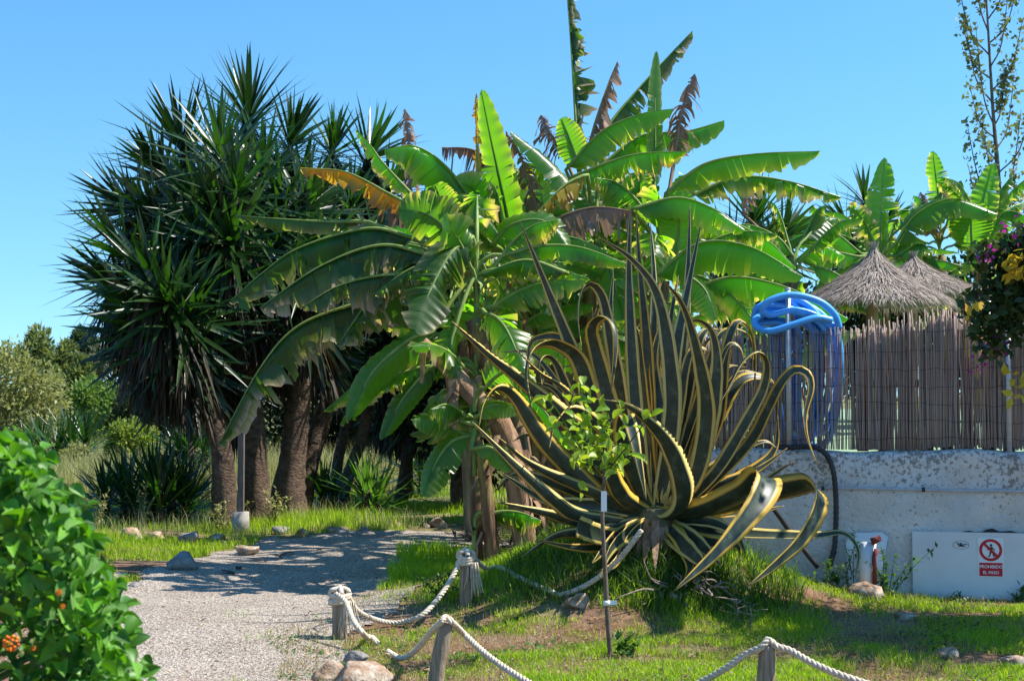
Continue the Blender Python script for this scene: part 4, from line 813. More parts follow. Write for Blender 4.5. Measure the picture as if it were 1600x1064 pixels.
banana('central banana plant with the tallest ragged leaf rising out of frame', [(900, 810), (905, 650), (915, 520), (925, 420)], (930, 380), [0.15, 0.13, 0.11, 0.09], [
    ([(966, 380), (905, 300), (850, 245), (798, 205)], 13.2, 13.2, 34, 'm', .2, 'g', (.45, -.55, .8)),
    ([(915, 272), (880, 290), (835, 335)], 13.0, 12.8, 26, 'h', .8, 'y'),
    ([(905, 262), (893, 225), (878, 184)], 13.5, 13.6, 26, 'f', .15, 'g'),
    ([(885, 262), (940, 205), (1000, 178), (1052, 170)], 13.4, 13.2, 40, 'h', .2, 'g'),
    ([(935, 262), (1000, 212), (1070, 205), (1132, 188)], 13.7, 13.9, 36, 'h', .45, 'g'),
    ([(895, 275), (985, 242), (1072, 236)], 13.2, 12.9, 40, 'h', .7, 'g'),
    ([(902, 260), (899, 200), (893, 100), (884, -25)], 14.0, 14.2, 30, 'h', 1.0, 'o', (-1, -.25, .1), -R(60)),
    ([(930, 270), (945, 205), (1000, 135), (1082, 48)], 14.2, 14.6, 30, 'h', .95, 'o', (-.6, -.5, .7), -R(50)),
    ([(915, 250), (930, 190), (950, 130), (965, 95)], 14.0, 14.0, 26, 'h', 1., 'd'),
    ([(880, 240), (860, 210), (845, 180)], 13.8, 13.9, 24, 'f', 1., 'd'),
    ([(940, 400), (900, 420), (850, 380)], 12.9, 12.6, 36, 'm', .15, 'g'),
    ([(950, 400), (960, 440), (975, 500)], 12.9, 12.6, 34, 'm', .15, 'g', (.3, -1, .2)),
    ([(960, 330), (990, 300), (1030, 290)], 13.6, 13.5, 26, 'h', .4, 'g'),
    ([(900, 410), (870, 440), (850, 490)], 12.8, 12.5, 30, 'm', .15, 'g'),
    ([(960, 390), (985, 330), (990, 270)], 13.5, 13.6, 30, 'f', .25, 'g')], 13.5, 13, 1.1)
banana('right banana plant with broad leaves reaching over the blue hose', [(1035, 800), (1030, 650), (1030, 520), (1030, 440)], (1032, 405), [0.14, 0.12, 0.11, 0.09], [
    ([(1022, 300), (1024, 230), (1024, 150), (1026, 80)], 13.6, 13.7, 15, 'f', .2, 'g', (.5, -1, .1)),
    ([(1055, 240), (1062, 190), (1072, 150), (1086, 115)], 13.5, 13.5, 30, 'f', 1., 'd'),
    ([(1042, 300), (1100, 256), (1180, 240), (1282, 236)], 13.0, 12.8, 36, 'h', .22, 'g'),
    ([(1080, 305), (1150, 276), (1230, 282), (1316, 308)], 13.4, 13.6, 28, 'h', .8, 'g'),
    ([(990, 325), (1060, 308), (1120, 328), (1165, 360)], 12.7, 12.6, 38, 'h', .3, 'g'),
    ([(1058, 395), (1062, 350), (1066, 298)], 12.9, 12.9, 34, 'f', .1, 'g'),
    ([(1020, 432), (1090, 380), (1170, 384), (1256, 432)], 12.4, 12.1, 52, 'h', .22, 'g'),
    ([(1080, 450), (1150, 432), (1240, 452), (1326, 498)], 12.8, 12.6, 40, 'h', .2, 'g'),
    ([(1100, 490), (1140, 462), (1200, 450)], 12.9, 12.9, 24, 'm', .2, 'g'),
    ([(1010, 350), (1000, 300), (1002, 260)], 13.4, 13.5, 28, 'f', .2, 'g'),
    ([(1040, 380), (1010, 420), (960, 440)], 12.6, 12.4, 32, 'm', .2, 'g'),
    ([(1060, 420), (1100, 450), (1120, 500)], 12.6, 12.5, 32, 'm', .15, 'g'),
    ([(1090, 330), (1140, 345), (1200, 375), (1245, 420)], 13.8, 13.8, 34, 'h', .4, 'g')], 13.1, 12, 1.1)
banana('banana plant hidden behind the left one, only leaf blades and stem showing', [(870, 790), (868, 640), (862, 480)], (860, 440), [0.13, 0.12, 0.1], [([(862, 400), (840, 340), (800, 310), (770, 330)], 14.4, 14.2, 40, 'h', .5, 'g'), ([(870, 400), (900, 350), (945, 330), (985, 360)], 14.4, 14.2, 40, 'h', .4, 'g'), ([(858, 410), (850, 350), (846, 280)], 14.5, 14.6, 36, 'f', .3, 'g')], 14.5, 15, 1.25, tearx=.7)
banana('banana plant hidden behind the right one, leaves filling between agave and hedge', [(1000, 790), (1005, 640), (1010, 480)], (1010, 430), [0.13, 0.12, 0.1], [([(1015, 400), (1050, 350), (1100, 340), (1150, 380)], 14.6, 14.4, 40, 'h', .5, 'g'), ([(1005, 400), (960, 360), (920, 370), (890, 410)], 14.6, 14.4, 40, 'h', .5, 'g')], 14.6, 15, 1.25, tearx=.7)
banana('shaded banana plant deep behind the left one, dark leaves in its gaps', [(745, 790), (735, 640), (725, 480)], (720, 430), [0.13, 0.12, 0.1], [], 15.6, 22, 1.35, tearx=.6, upper=8)
banana('shaded banana plant deep behind the central one, filling its gaps with leaves', [(905, 790), (900, 600), (895, 420)], (893, 375), [0.13, 0.12, 0.1], [], 16, 24, 1.4, tearx=.6, upper=8)
banana('small banana sucker with wide low leaves left of the agave', [(775, 800), (757, 740), (745, 690)], (742, 670), [0.07, 0.06, 0.05], [
    ([(735, 680), (705, 690), (680, 725), (662, 775)], 11.8, 11.5, 34, 'm', .1, 'g', (-.3, -.9, .4)),
    ([(740, 662), (700, 655), (640, 678)], 11.8, 11.9, 20, 'h', .05, 'g'),
    ([(745, 650), (770, 632), (815, 640)], 11.8, 11.7, 22, 'm', .1, 'g'),
    ([(740, 700), (770, 700), (800, 735)], 11.7, 11.6, 24, 'm', .1, 'g')], 11.9, 1, 0.7, sheaths=4)
d_ = thing('dead_banana_stem', 'broken brown dead banana stem with peeling papery sheaths', 'plant', G(775, 815))
st = [P(830, 800, 12.0), P(795, 690, 12.0), P(735, 615, 12.0), P(700, 575, 12.0), P(660, 535, 11.95)]; st[0][2] = 0
knobby(st, [0.1, 0.1, 0.095, 0.085, 0.05], 18, 0.08).build('pseudostem', M_SHEATH, d_)
for i in range(14):
    c = cr(st, 20)[int(rng.uniform(9, 19))]; a = rng.uniform(0, 6.28); h = np.array((math.cos(a), math.sin(a) - .4, 0.3)); L = rng.uniform(.2, .45); w_ = rng.uniform(.03, .07); dd = unit(np.array((rng.normal(0, .5), -.2, -1))); V = []
    for f in np.linspace(0, 1, 5): q = c + h * (.1 + .05 * f) + dd * L * f; V += [q - np.array((w_, 0, 0)) * (1 - .7 * f), q + h * .03, q + np.array((w_, 0, .02)) * (1 - .7 * f)]
    MB().add(V, [(3 * j + e, 3 * j + e + 1, 3 * j + e + 4, 3 * j + e + 3) for j in range(4) for e in (0, 1)]).build('dry_sheath', M_SHEATH, d_)
banana('banana plant behind the nearer umbrella with one upright half-torn leaf', [(1385, 560), (1380, 470), (1378, 420)], (1378, 410), [0.12, 0.11, 0.09], [
    ([(1378, 420), (1377, 370), (1378, 310), (1382, 246)], 22, 22, 30, 'f', .35, 'g', (.3, -1, .1)),
    ([(1372, 400), (1350, 360), (1345, 325)], 22.3, 22.3, 30, 'f', .1, 'g', (.7, -.7, .3)),
    ([(1345, 395), (1300, 362), (1250, 365), (1212, 388)], 21.5, 21.3, 26, 'h', .35, 'g'),
    ([(1395, 385), (1430, 335), (1490, 310), (1560, 335)], 21.8, 21.6, 36, 'h', .3, 'g'),
    ([(1340, 400), (1300, 395), (1260, 420)], 21.3, 21.2, 26, 'h', .3, 'g'), ([(1330, 390), (1290, 340), (1270, 320)], 22.5, 22.6, 26, 'h', .5, 'g'),
    ([(1400, 400), (1440, 380), (1470, 420)], 21.9, 21.8, 34, 'h', .4, 'g')], 22, 6, 1.6, base_z=1.1)
banana('banana plant behind the hidden umbrella with a dried leaf tip hanging', [(1480, 560), (1470, 460), (1468, 400)], (1468, 385), [0.13, 0.12, 0.1], [
    ([(1472, 340), (1465, 295), (1458, 236)], 23, 23, 20, 'f', .4, 'g'),
    ([(1440, 330), (1470, 300), (1502, 282)], 22.8, 22.8, 30, 'h', .2, 'g'),
    ([(1462, 365), (1452, 330), (1438, 300)], 22.6, 22.6, 22, 'f', 1., 'd'),
    ([(1480, 370), (1510, 345), (1550, 350)], 22.6, 22.5, 30, 'h', .3, 'g'), ([(1450, 380), (1420, 370), (1395, 400)], 22.5, 22.4, 30, 'h', .4, 'g')], 22.8, 7, 1.6, base_z=1.1)
banana('banana plant at the right edge below the poplar with pale new leaves', [(1545, 560), (1540, 460), (1538, 400)], (1536, 385), [0.13, 0.12, 0.1], [
    ([(1530, 380), (1536, 320), (1552, 256)], 22, 22, 22, 'f', .2, 'g'),
    ([(1520, 390), (1518, 350), (1522, 315)], 21.8, 21.8, 34, 'f', .1, 'g'),
    ([(1540, 370), (1570, 330), (1610, 340)], 21.8, 21.6, 30, 'h', .2, 'g'), ([(1545, 360), (1555, 310), (1580, 275)], 22.4, 22.5, 24, 'h', .4, 'g'),
    ([(1550, 390), (1580, 380), (1620, 400)], 21.8, 21.8, 30, 'h', .3, 'g')], 22, 7, 1.6, base_z=1.1)
banana('low banana plant in the gap left of the nearer umbrella', [(1235, 560), (1238, 500), (1240, 440)], (1240, 425), [0.12, 0.11, 0.09], [
    ([(1240, 400), (1215, 370), (1165, 350), (1120, 365)], 19, 19, 34, 'h', .4, 'g'), ([(1245, 405), (1280, 380), (1320, 400)], 19, 18.8, 30, 'h', .4, 'g'),
    ([(1235, 420), (1200, 410), (1170, 440)], 18.8, 18.6, 30, 'm', .2, 'g'), ([(1250, 380), (1275, 330), (1290, 320)], 19.2, 19.2, 24, 'h', .2, 'g'),
    ([(1160, 330), (1170, 290), (1150, 268)], 19.4, 19.4, 14, 'f', 1., 'd')], 19, 8, 1.5, base_z=1.1)

# ------------------------------------------------------------------ agave
AY = 10.4; AB = P(1024, 800, AY); agz = float(gz(AB[0], AB[1]))
ag = thing('variegated_agave', 'huge agave with dark green yellow-edged leaves curling in all directions', 'plant', (AB[0], AB[1], agz))
knobby([(AB[0], AB[1], agz - .05), (AB[0], AB[1], (agz + AB[2]) / 2), (AB[0], AB[1], AB[2] + .03)], [0.12, 0.14, 0.12], 8, .05).build('stem', M_AGAB, ag)
ms = []
for i in range(46):
    a = rng.uniform(0, 6.283); p = np.array((AB[0] + .1 * math.cos(a), AB[1] + .1 * math.sin(a), rng.uniform(agz + .08, AB[2]))); ms.append(frame(p, (math.cos(a) * rng.uniform(.3, 1.2), math.sin(a) * rng.uniform(.3, 1.2), -1), (math.cos(a), math.sin(a), .5), rng.uniform(.22, .5), rng.uniform(.05, .1)))
V, F = scatter(*YT[2], np.array(ms)); fast('dead_leaf_skirt', V, F, M_SHEATH, ag, smooth=True, kind='stuff')
def agave_leaf(pts, y1, hw, a, y0=AY, cut=False, bulge=0.0, tw=0.0, w0=None):
    m_ = len(pts); n = 46; q = [P(px, py, y0 + (y1 - y0) * (i / (m_ - 1)) + bulge * math.sin(math.pi * i / (m_ - 1))) for i, (px, py) in enumerate(pts)]
    c = cr(q, n); T = unit(np.gradient(c, axis=0)); Tm = unit(c[int(n * .55)] - c[0] + 1e-6)
    S = unit(np.array((-Tm[2], 0, Tm[0]))); D = np.array((0, 1., 0)); W0 = unit(S * math.cos(R(a)) + D * math.sin(R(a))) if w0 is None else unit(np.array(w0))
    t = np.linspace(0, 1, n); W_ = np.zeros((n, 3)); prev = W0
    for i in range(n):       # carried along the bend about the leaf's own width axis
        x = prev - T[i] * (T[i] @ prev); x = unit(x) if np.linalg.norm(x) > .15 else unit(prev); 
        prev = unit(0.9 * x + 0.1 * W0) if i else x
        W_[i] = x
    if tw: 
        for i in range(n):
            an = R(tw) * t[i]; W_[i] = unit(W_[i] * math.cos(an) + np.cross(T[i], W_[i]) * math.sin(an))
    Nn = np.cross(W_, T)
    if (Nn[:n // 2].mean(0) @ np.array((0, -.25, 1))) < 0: Nn = -Nn
    h = hw / FPX * (y0 + y1) / 2
    prof = (0.72 + 0.28 * np.sin(math.pi * np.clip(t / 0.8, 0, 1))) * (np.clip(1 - t ** (9 if cut else 2.6), 0, 1)) ** (0.85) ; prof = np.maximum(prof, .02 if not cut else .5)
    if cut: prof = np.full(n, 1.0) * (0.8 + .2 * t)
    cols = np.array((-1, -.6, 0, .6, 1)); mb = MB(); V, uv = [], []; jit = 1 + 0.03 * np.sin(t * 40 + rng.uniform(0, 6))
    for i in range(n):
        hh_ = h * prof[i] * jit[i]; ch = 0.42 * (1 - 0.6 * t[i])
        for x in cols: V.append(c[i] + W_[i] * x * hh_ + Nn[i] * (ch * hh_ * (x * x - 0.4))); uv.append((0.5 + x / 2, t[i]))
        for x in cols[::-1][1:-1]: V.append(c[i] + W_[i] * x * hh_ + Nn[i] * (ch * hh_ * (x * x - 0.4) - (0.018 * (1 - t[i]) + .004) * (1 - x * x))); uv.append((0.5 + x / 2, t[i]))
    F = [(8 * i + j, 8 * i + (j + 1) % 8, 8 * i + 8 + (j + 1) % 8, 8 * i + 8 + j) for i in range(n - 1) for j in range(8)] + [tuple(8 * (n - 1) + j for j in range(8))]
    base_n = len(V)
    for i in range(2, n - 2):      # marginal spines
        for e, sg in ((0, -1), (4, 1)):
            if rng.random() < .8:
                F.append((8 * i + e, 8 * (i + 1) + e, len(V)) if sg < 0 else (8 * (i + 1) + e, 8 * i + e, len(V)))
                V.append((V[8 * i + e] + V[8 * i + 8 + e]) / 2 + W_[i] * sg * .0035 + T[i] * .004); uv.append((0.5 + sg * .62, t[i]))
    mb.add(V, F, uv); mb.build('leaf', M_AGA, ag)
AL = [  # pixel path base->tip, tip depth, half width px, turn of the blade, extras
 ([(1010, 780), (992, 620), (983, 440), (985, 318)], 10.5, 15, 10, {}), ([(1020, 780), (1012, 560), (1000, 420), (994, 335)], 10.8, 14, 25, {}), ([(1015, 780), (1020, 560), (1022, 440), (1016, 345)], 11.0, 13, 15, {}),
 ([(1035, 780), (1055, 560), (1075, 450), (1096, 345)], 10.7, 15, 20, {}), ([(1030, 780), (1064, 560), (1074, 440), (1078, 318)], 11.0, 13, 20, {}),
 ([(985, 780), (916, 600), (862, 468), (812, 345)], 10.3, 17, 15, {}), ([(1030, 790), (1046, 690), (1050, 600), (1030, 470), (990, 408), (934, 370)], 10.1, 19, 10, {}),
 ([(1050, 790), (1088, 740), (1104, 650), (1094, 570), (1068, 480), (1033, 434)], 9.9, 19, 15, {}),
 ([(1065, 790), (1105, 680), (1120, 580), (1112, 518), (1085, 500), (1072, 520)], 10.3, 20, 25, {}),
 ([(1065, 785), (1120, 660), (1132, 560), (1150, 504), (1172, 514), (1180, 560), (1178, 615)], 10.6, 15, 35, {}),
 ([(1055, 785), (1100, 690), (1116, 600), (1138, 540), (1158, 546), (1164, 582)], 10.4, 12, 35, {}),
 ([(1060, 795), (1120, 735), (1171, 650), (1194, 604), (1198, 566), (1182, 550), (1158, 568), (1138, 606), (1124, 632)], 10.0, 14, 30, {}),
 ([(1070, 795), (1165, 699), (1197, 644), (1218, 602), (1240, 578), (1261, 584), (1267, 608), (1258, 648), (1262, 685), (1278, 728)], 10.1, 13, 30, {}),
 ([(985, 790), (900, 670), (821, 600), (765, 556), (706, 502)], 9.9, 21, 12, {}),
 ([(990, 800), (934, 772), (852, 690), (806, 622), (778, 606), (756, 630), (748, 668)], 9.7, 22, 10, {}),
 ([(990, 818), (905, 806), (864, 780), (800, 722), (736, 657)], 9.6, 16, 15, {}), ([(1000, 802), (934, 772), (835, 728), (776, 681)], 10.0, 14, 15, {}),
 ([(990, 822), (905, 815), (852, 801), (774, 783)], 9.9, 14, 30, {}), ([(1000, 802), (934, 790), (852, 780), (782, 738)], 10.1, 14, 10, {}),
 ([(965, 780), (928, 640), (905, 565), (880, 542), (855, 536), (830, 550), (822, 590), (832, 640)], 9.9, 22, 15, {}),
 ([(970, 780), (900, 640), (870, 570), (852, 557), (842, 572), (848, 605)], 10.1, 15, 20, {}), ([(985, 780), (900, 628), (842, 581), (806, 545)], 9.8, 9, 20, {}),
 ([(990, 770), (966, 600), (948, 490), (936, 454), (920, 444), (907, 462), (903, 500), (909, 545)], 10.3, 18, 20, {}),
 ([(990, 780), (955, 640), (930, 545), (925, 512), (940, 496), (957, 506), (962, 540), (955, 616)], 9.9, 19, 12, {}),
 ([(1010, 797), (1042, 806), (1064, 790), (1066, 752), (1044, 695), (1010, 655), (975, 632), (925, 622)], 9.6, 23, 15, {}),
 ([(1012, 790), (985, 730), (972, 672), (978, 648), (992, 690), (1010, 782)], 9.5, 20, 10, {}), ([(1010, 800), (975, 778), (955, 740), (950, 700), (956, 655)], 9.8, 20, 20, {}),
 ([(1040, 806), (1100, 795), (1160, 768), (1190, 742), (1200, 754), (1178, 795), (1120, 862), (1052, 924)], 9.1, 33, 15, {'w0': (.8, .35, -.5)}),
 ([(1040, 808), (1110, 793), (1185, 774), (1243, 760), (1270, 757), (1282, 785), (1255, 840), (1208, 885), (1168, 916)], 9.4, 32, 15, {'w0': (.76, .3, -.58)}),
 ([(1040, 815), (1100, 828), (1185, 834), (1272, 836), (1318, 833), (1341, 860), (1336, 905)], 9.9, 13, 35, {}), ([(1060, 802), (1155, 790), (1200, 748), (1238, 722)], 10.3, 14, 20, {}),
 ([(1035, 820), (1060, 845), (1092, 875), (1104, 892)], 9.6, 20, 15, {}), ([(1040, 825), (1100, 845), (1150, 852), (1157, 874)], 9.8, 14, 15, {}),
 ([(1005, 832), (950, 838), (903, 822)], 9.8, 20, 10, {'cut': True}), ([(1010, 835), (950, 852), (900, 855), (835, 843)], 9.7, 11, 10, {}),
 ([(1060, 795), (1160, 745), (1208, 705), (1216, 650)], 10.6, 15, 25, {}), ([(1020, 812), (990, 835), (960, 880), (930, 895)], 9.7, 14, 30, {}),
 ([(1045, 790), (1100, 765), (1180, 735), (1230, 700)], 10.5, 13, 25, {}), ([(1050, 785), (1130, 720), (1190, 690), (1215, 700)], 10.5, 12, 30, {}),
 ([(1040, 780), (1090, 640), (1108, 560), (1130, 500)], 10.9, 14, 25, {}), ([(1000, 780), (955, 640), (935, 560), (925, 480)], 10.9, 15, 25, {}), ([(1005, 780), (970, 600), (955, 500), (958, 420)], 10.9, 14, 25, {}),
 ([(1035, 780), (1040, 600), (1048, 500), (1060, 430)], 10.9, 15, 15, {}), ([(990, 790), (890, 720), (830, 680), (800, 690)], 10.5, 15, 20, {}), ([(985, 800), (880, 760), (810, 740), (770, 770)], 10.5, 15, 25, {}),
 ([(1025, 780), (1030, 650), (1022, 560), (1040, 480)], 10.6, 16, 15, {}), ([(1045, 780), (1075, 680), (1090, 600), (1080, 540)], 10.6, 15, 20, {}), ([(985, 780), (930, 690), (905, 640), (880, 620)], 10.5, 17, 15, {}),
 ([(1018, 815), (985, 830), (955, 858), (938, 902)], 9.6, 18, 25, {}), ([(1034, 816), (1060, 838), (1078, 880), (1070, 905)], 9.7, 17, 30, {}), ([(1012, 815), (960, 842), (925, 880)], 9.8, 18, 15, {}), ([(1042, 818), (1090, 848), (1128, 884)], 9.8, 18, 15, {}),
 ([(1000, 812), (930, 830), (870, 836), (815, 870)], 10.0, 14, 20, {}), ([(990, 808), (900, 795), (830, 770), (790, 735)], 10.2, 13, 15, {}), ([(1010, 780), (960, 690), (900, 640), (868, 660), (858, 700)], 9.7, 17, 15, {}),
 ([(1055, 800), (1120, 800), (1180, 800), (1225, 790)], 10.5, 13, 20, {}), ([(1050, 812), (1110, 815), (1150, 835), (1165, 865)], 10.0, 12, 25, {})]
for k in range(16):         # shorter leaves filling the heart and the back of the rosette
    th = R(rng.uniform(-50, 40)); L = rng.uniform(210, 330); s_ = math.sin(th); c_ = math.cos(th); x0 = 1024 + 25 * s_
    pts = [(x0, 785), (x0 + L * .45 * s_, 785 - L * .5 * c_), (x0 + L * .8 * s_, 785 - L * .9 * c_ - 10), (x0 + L * 1.02 * s_ + 12 * np.sign(s_), 785 - L * .98 * c_)]
    if rng.random() < .7: pts += [(pts[-1][0] + 16 * np.sign(s_), pts[-1][1] + 22), (pts[-1][0] + 14 * np.sign(s_), pts[-1][1] + rng.uniform(60, 100))]
    AL.append((pts, rng.uniform(10.5, 10.95), rng.uniform(11, 15), rng.uniform(15, 40), {}))
for pts, y1, hw, a, kw in AL: agave_leaf(pts, y1, hw * .84, a + rng.normal(0, 4), **kw)

# ------------------------------------------------------------------ rope fence
def post(label, px, py_top, py_base, rad, lean=(0, 0), group='rope fence posts', base=None):
    b = G(px + lean[0], py_base) if base is None else base; t = thing('rope_post', label, 'post', b, group); tp = P(px, py_top, b[1])
    mb = knobby([b - np.array((0, 0, .06)), (b + tp) / 2, tp - np.array((0, 0, .012)), tp], [rad * 1.03, rad, rad, rad * .85], 12, 0.02, 14); mb.build('stake', M_WOOD, t); return t, tp
def strands(root, c, r=0.017):
    n = len(c); T = unit(np.gradient(c, axis=0)); A = unit(np.cross(T, (0.13, 0.3, 1))); B = np.cross(T, A); s_ = np.r_[0, np.cumsum(np.linalg.norm(np.diff(c, axis=0), axis=1))]
    for k in range(3):
        a = s_ / 0.085 * 2 * math.pi + k * 2.0944; MB().tube(c + (r * .55) * (np.cos(a)[:, None] * A + np.sin(a)[:, None] * B), r * .62, 6).build('strand', M_ROPE, root)
def rope(label, pts, r=0.017):
    c0 = cr(pts, 60); ln = np.linalg.norm(np.diff(c0, axis=0), axis=1).sum(); c = cr(pts, int(ln / 0.011)); c[:, 2] = np.maximum(c[:, 2], gz(c[:, 0], c[:, 1]) + .035); t = thing('rope', label, 'rope', c[0], 'thick ropes of the low fence'); strands(t, c, r); return t
def knot(label, tp, rad, tassel=True, sd=1):
    t = thing('rope_knot', label, 'rope', tp, 'rope knots on the posts'); rr = np.random.default_rng(int(abs(tp[0]) * 100))
    for k in range(3):
        th = np.linspace(0, 2 * math.pi, 30); c = np.stack([tp[0] + (rad + .014) * np.cos(th), tp[1] + (rad + .014) * np.sin(th), tp[2] - .012 - .03 * k + .012 * np.sin(th + k * 1.5)], -1); MB().tube(c, 0.016, 7).build('wrap', M_ROPE, t)
    th = np.linspace(0, math.pi, 24); c = np.stack([tp[0] + (rad + .01) * np.cos(th), tp[1] - .02 + .02 * np.sin(th * 2), tp[2] + .028 * np.sin(th)], -1); MB().tube(c, 0.018, 7).build('loop', M_ROPE, t)
    c = np.stack([tp[0] + .015 * np.cos(th), tp[1] - (rad + .015) * np.cos(th), tp[2] + .034 * np.sin(th)], -1); MB().tube(c, 0.018, 7).build('loop', M_ROPE, t)
    if tassel:
        mb = MB()
        for i in range(26):
            a = rr.normal(0, .02); x = tp[0] + sd * (rad + .012) + a; y = tp[1] - .03 + rr.normal(0, .02); L = rr.uniform(.16, .26)
            mb.tube(cr([(x, y, tp[2] - .05), (x + sd * .008 + a * .3, y - .008, tp[2] - .05 - L * .5), (x + sd * .015 + a, y - .01 + rr.normal(0, .01), tp[2] - .05 - L)], 6), [.0045, .0035, .002], 4)
        mb.build('frayed_end', M_ROPE, t, kind='stuff')
_, T1 = post('low wooden stake topped with a rope knot at the path edge', 531, 925, 998, 0.05)
_, T2 = post('low wooden stake with a knotted frayed rope in the shade of the agave', 728, 866, 945, 0.043)
_, T3 = post('leaning wooden stake in front with rope over its top, no knot', 697, 972, 1092, 0.042, (-22, 0))
_, T4 = post('weathered grey stake at the bottom right with rope over its top', 1199, 1006, 1125, 0.045, (-4, 0))
knot('thick rope knot wrapped round the stake at the path edge', T1, 0.05, True, .75); knot('rope knot with long frayed end on the stake near the agave', T2, 0.043, True, 1)
B1, B2 = T1, T2
rope('rope sagging between the knotted stake at the path and the shaded one', [T1 + (.05, -.02, -.01), P(560, 955, T1[1] + .1), P(595, 970, T1[1] + .3), P(625, 972, (T1[1] + T2[1]) / 2), P(660, 960, T2[1] - .4), P(692, 925, T2[1] - .2), P(715, 885, T2[1] - .05), T2 + (-.03, -.04, .0)])
rope('rope sagging from the shaded stake into the foot of the agave', [T2 + (.04, -.03, -.01), P(765, 893, 10.6), P(810, 922, 10.3), P(850, 931, 10.1), P(890, 925, 9.95), P(930, 905, 9.9), P(965, 875, 9.85), P(990, 845, 9.8), P(1002, 828, 9.8)])
rope('rope dropping from the knotted stake into the grass toward the camera', [T1 + (-.02, -.05, .0), P(540, 940, T1[1] - .15), P(552, 968, T1[1] - .3), P(566, 988, T1[1] - .4), G(578, 1003) + (0, 0, .015), G(590, 1013) + (0, 0, .01)])
rope('rope lying in grass then climbing over the leaning front stake', [G(606, 1026) + (0, 0, .012), P(632, 1027, 8.5), P(655, 1010, 8.2), P(675, 985, 7.9), T3 + (-.03, -.03, .0), T3 + (0, -.02, .03), T3 + (.035, -.02, .0), P(725, 990, 7.7), P(760, 1022, 7.5), P(800, 1050, 7.3), P(850, 1078, 7.1), P(900, 1090, 7.0)], 0.016)
rope('rope hung over the weathered grey stake at the bottom right', [P(1040, 1090, 7.3), P(1085, 1070, 7.2), P(1130, 1046, 7.1), P(1165, 1022, 7.05), T4 + (-.035, -.03, -.01), T4 + (0, -.02, .025), T4 + (.04, -.03, -.005), P(1235, 1016, 7.0), P(1275, 1038, 6.9), P(1330, 1060, 6.8), P(1400, 1080, 6.75)], 0.016)

# ------------------------------------------------------------------ young lemon tree
lb = G(955, 1030); LY = lb[1]; lem = thing('lemon_sapling', 'thin young lemon tree with bright yellow-green leaves in front of the agave', 'tree', lb)
tr = cr([lb - (0, 0, .03), P(949, 960, LY), P(945, 880, LY), P(941, 800, LY), P(944, 740, LY), P(935, 690, LY)], 30); MB().tube(tr, [0.016, 0.014, 0.012, 0.008], 8).build('trunk', M_BARK, lem)
brs = [[(938, 700), (915, 640), (905, 600)], [(941, 740), (900, 690), (870, 640), (850, 620)], [(943, 745), (985, 690), (1015, 650)], [(940, 720), (950, 660), (945, 630)], [(942, 755), (965, 725), (985, 715)], [(940, 730), (905, 720), (890, 690)]]
lt = blade_template(0.4, 5, 6, lambda t: 1.15 * math.sin(math.pi * min(1, t * .92 + .06)) ** .8); lme = [tmesh('leaf', *lt, M_LEMON)]
spots_ = []
for b in brs:
    dY = rng.normal(0, .08); c = cr([P(x, y, LY + dY * i) for i, (x, y) in enumerate(b)], 14); MB().tube(c, [.006, .003], 5).build('branch', M_WEED, lem); spots_ += list(c[3:])
for i in range(150):
    p = spots_[rng.integers(len(spots_))] + rng.normal(0, .028, 3); 
    if rng.random() < .5: p = P(925 + rng.normal(0, 24), 685 + rng.normal(0, 32), LY + rng.normal(0, .1))
    d = rng.normal(0, 1, 3); d[2] += .15; place('leaf', lme[0], frame(p, d, (rng.normal(0, .5), rng.normal(0, .5) - .4, 1), rng.uniform(.055, .1), rng.uniform(.032, .052)), lem)
tg = thing('plant_tag', 'white plastic tag tied on the sapling stem', 'tag', P(943, 780, LY - .02)); mb = MB(); q = P(944, 783, LY - .03); mb.box(q + (-.018, -.001, -.06), q + (.016, .001, .06)); mb.build('label', M_PLATE, tg, smooth=False)
MB().tube(cr([q + (0, 0, .06), q + (.002, .02, .075), q + (0.004, .035, .07)], 6), .0015, 5).build('string', M_INK, tg)
tp_ = thing('tree_tie', 'white tape band tied low on the sapling stem', 'tie', P(951, 950, LY)); q = tr[8]; MB().tube([q + (0, 0, -.014), q + (0, 0, .014)], .02, 12).build('band', M_PLATE, tp_); mb = MB(); mb.box(q + (.018, -.005, -.012), q + (.06, -.003, .014)); mb.build('tail', M_PLATE, tp_, smooth=False)

# ------------------------------------------------------------------ lantana in the left foreground
lan = thing('lantana_bush', 'leafy bright green lantana with orange flowers close at the left edge', 'shrub', (-1.75, 3.3, 0))
lv = blade_template(0.45, 6, 7, lambda t: 1.3 * math.sin(math.pi * min(1, t * .85 + .12)) ** .9 * (1 - .35 * t)); LM = tmesh('leaf', *lv, M_LANT)
OUT = [(680, 15), (710, 45), (750, 75), (800, 115), (850, 135), (900, 150), (960, 175), (1010, 190), (1064, 200), (1200, 215)]
cand = []
for i in range(2700):
    py = rng.uniform(676, 1180); xr = np.interp(py, [o[0] for o in OUT], [o[1] for o in OUT]); px = xr - abs(rng.normal(0, 1)) * 90 + rng.normal(0, 16); depth = 3.1 + rng.random() * 0.9 + max(0, 0.0022 * (xr - px) * 0 )
    if py < 700 and px > 40: continue
    p = P(px, py, depth); out = unit(np.array((.5, -.6, .25)) + rng.normal(0, .6, 3)); d = unit(np.array((out[0], out[1], -.3)) + rng.normal(0, .6, 3)); s_ = rng.uniform(.028, .058); cand.append((frame(p, d, out * .4 + np.array((0, -.1, .7)) + rng.normal(0, .4, 3), s_, s_ * rng.uniform(.55, .72)), depth))
cand.sort(key=lambda c: c[1])
for m4, _ in cand[:300]: place('leaf', LM, m4, lan)
V, F = scatter(*lv, np.array([m for m, _ in cand[300:]])); fast('foliage', V, F, M_LANTS, lan, smooth=True, kind='stuff')
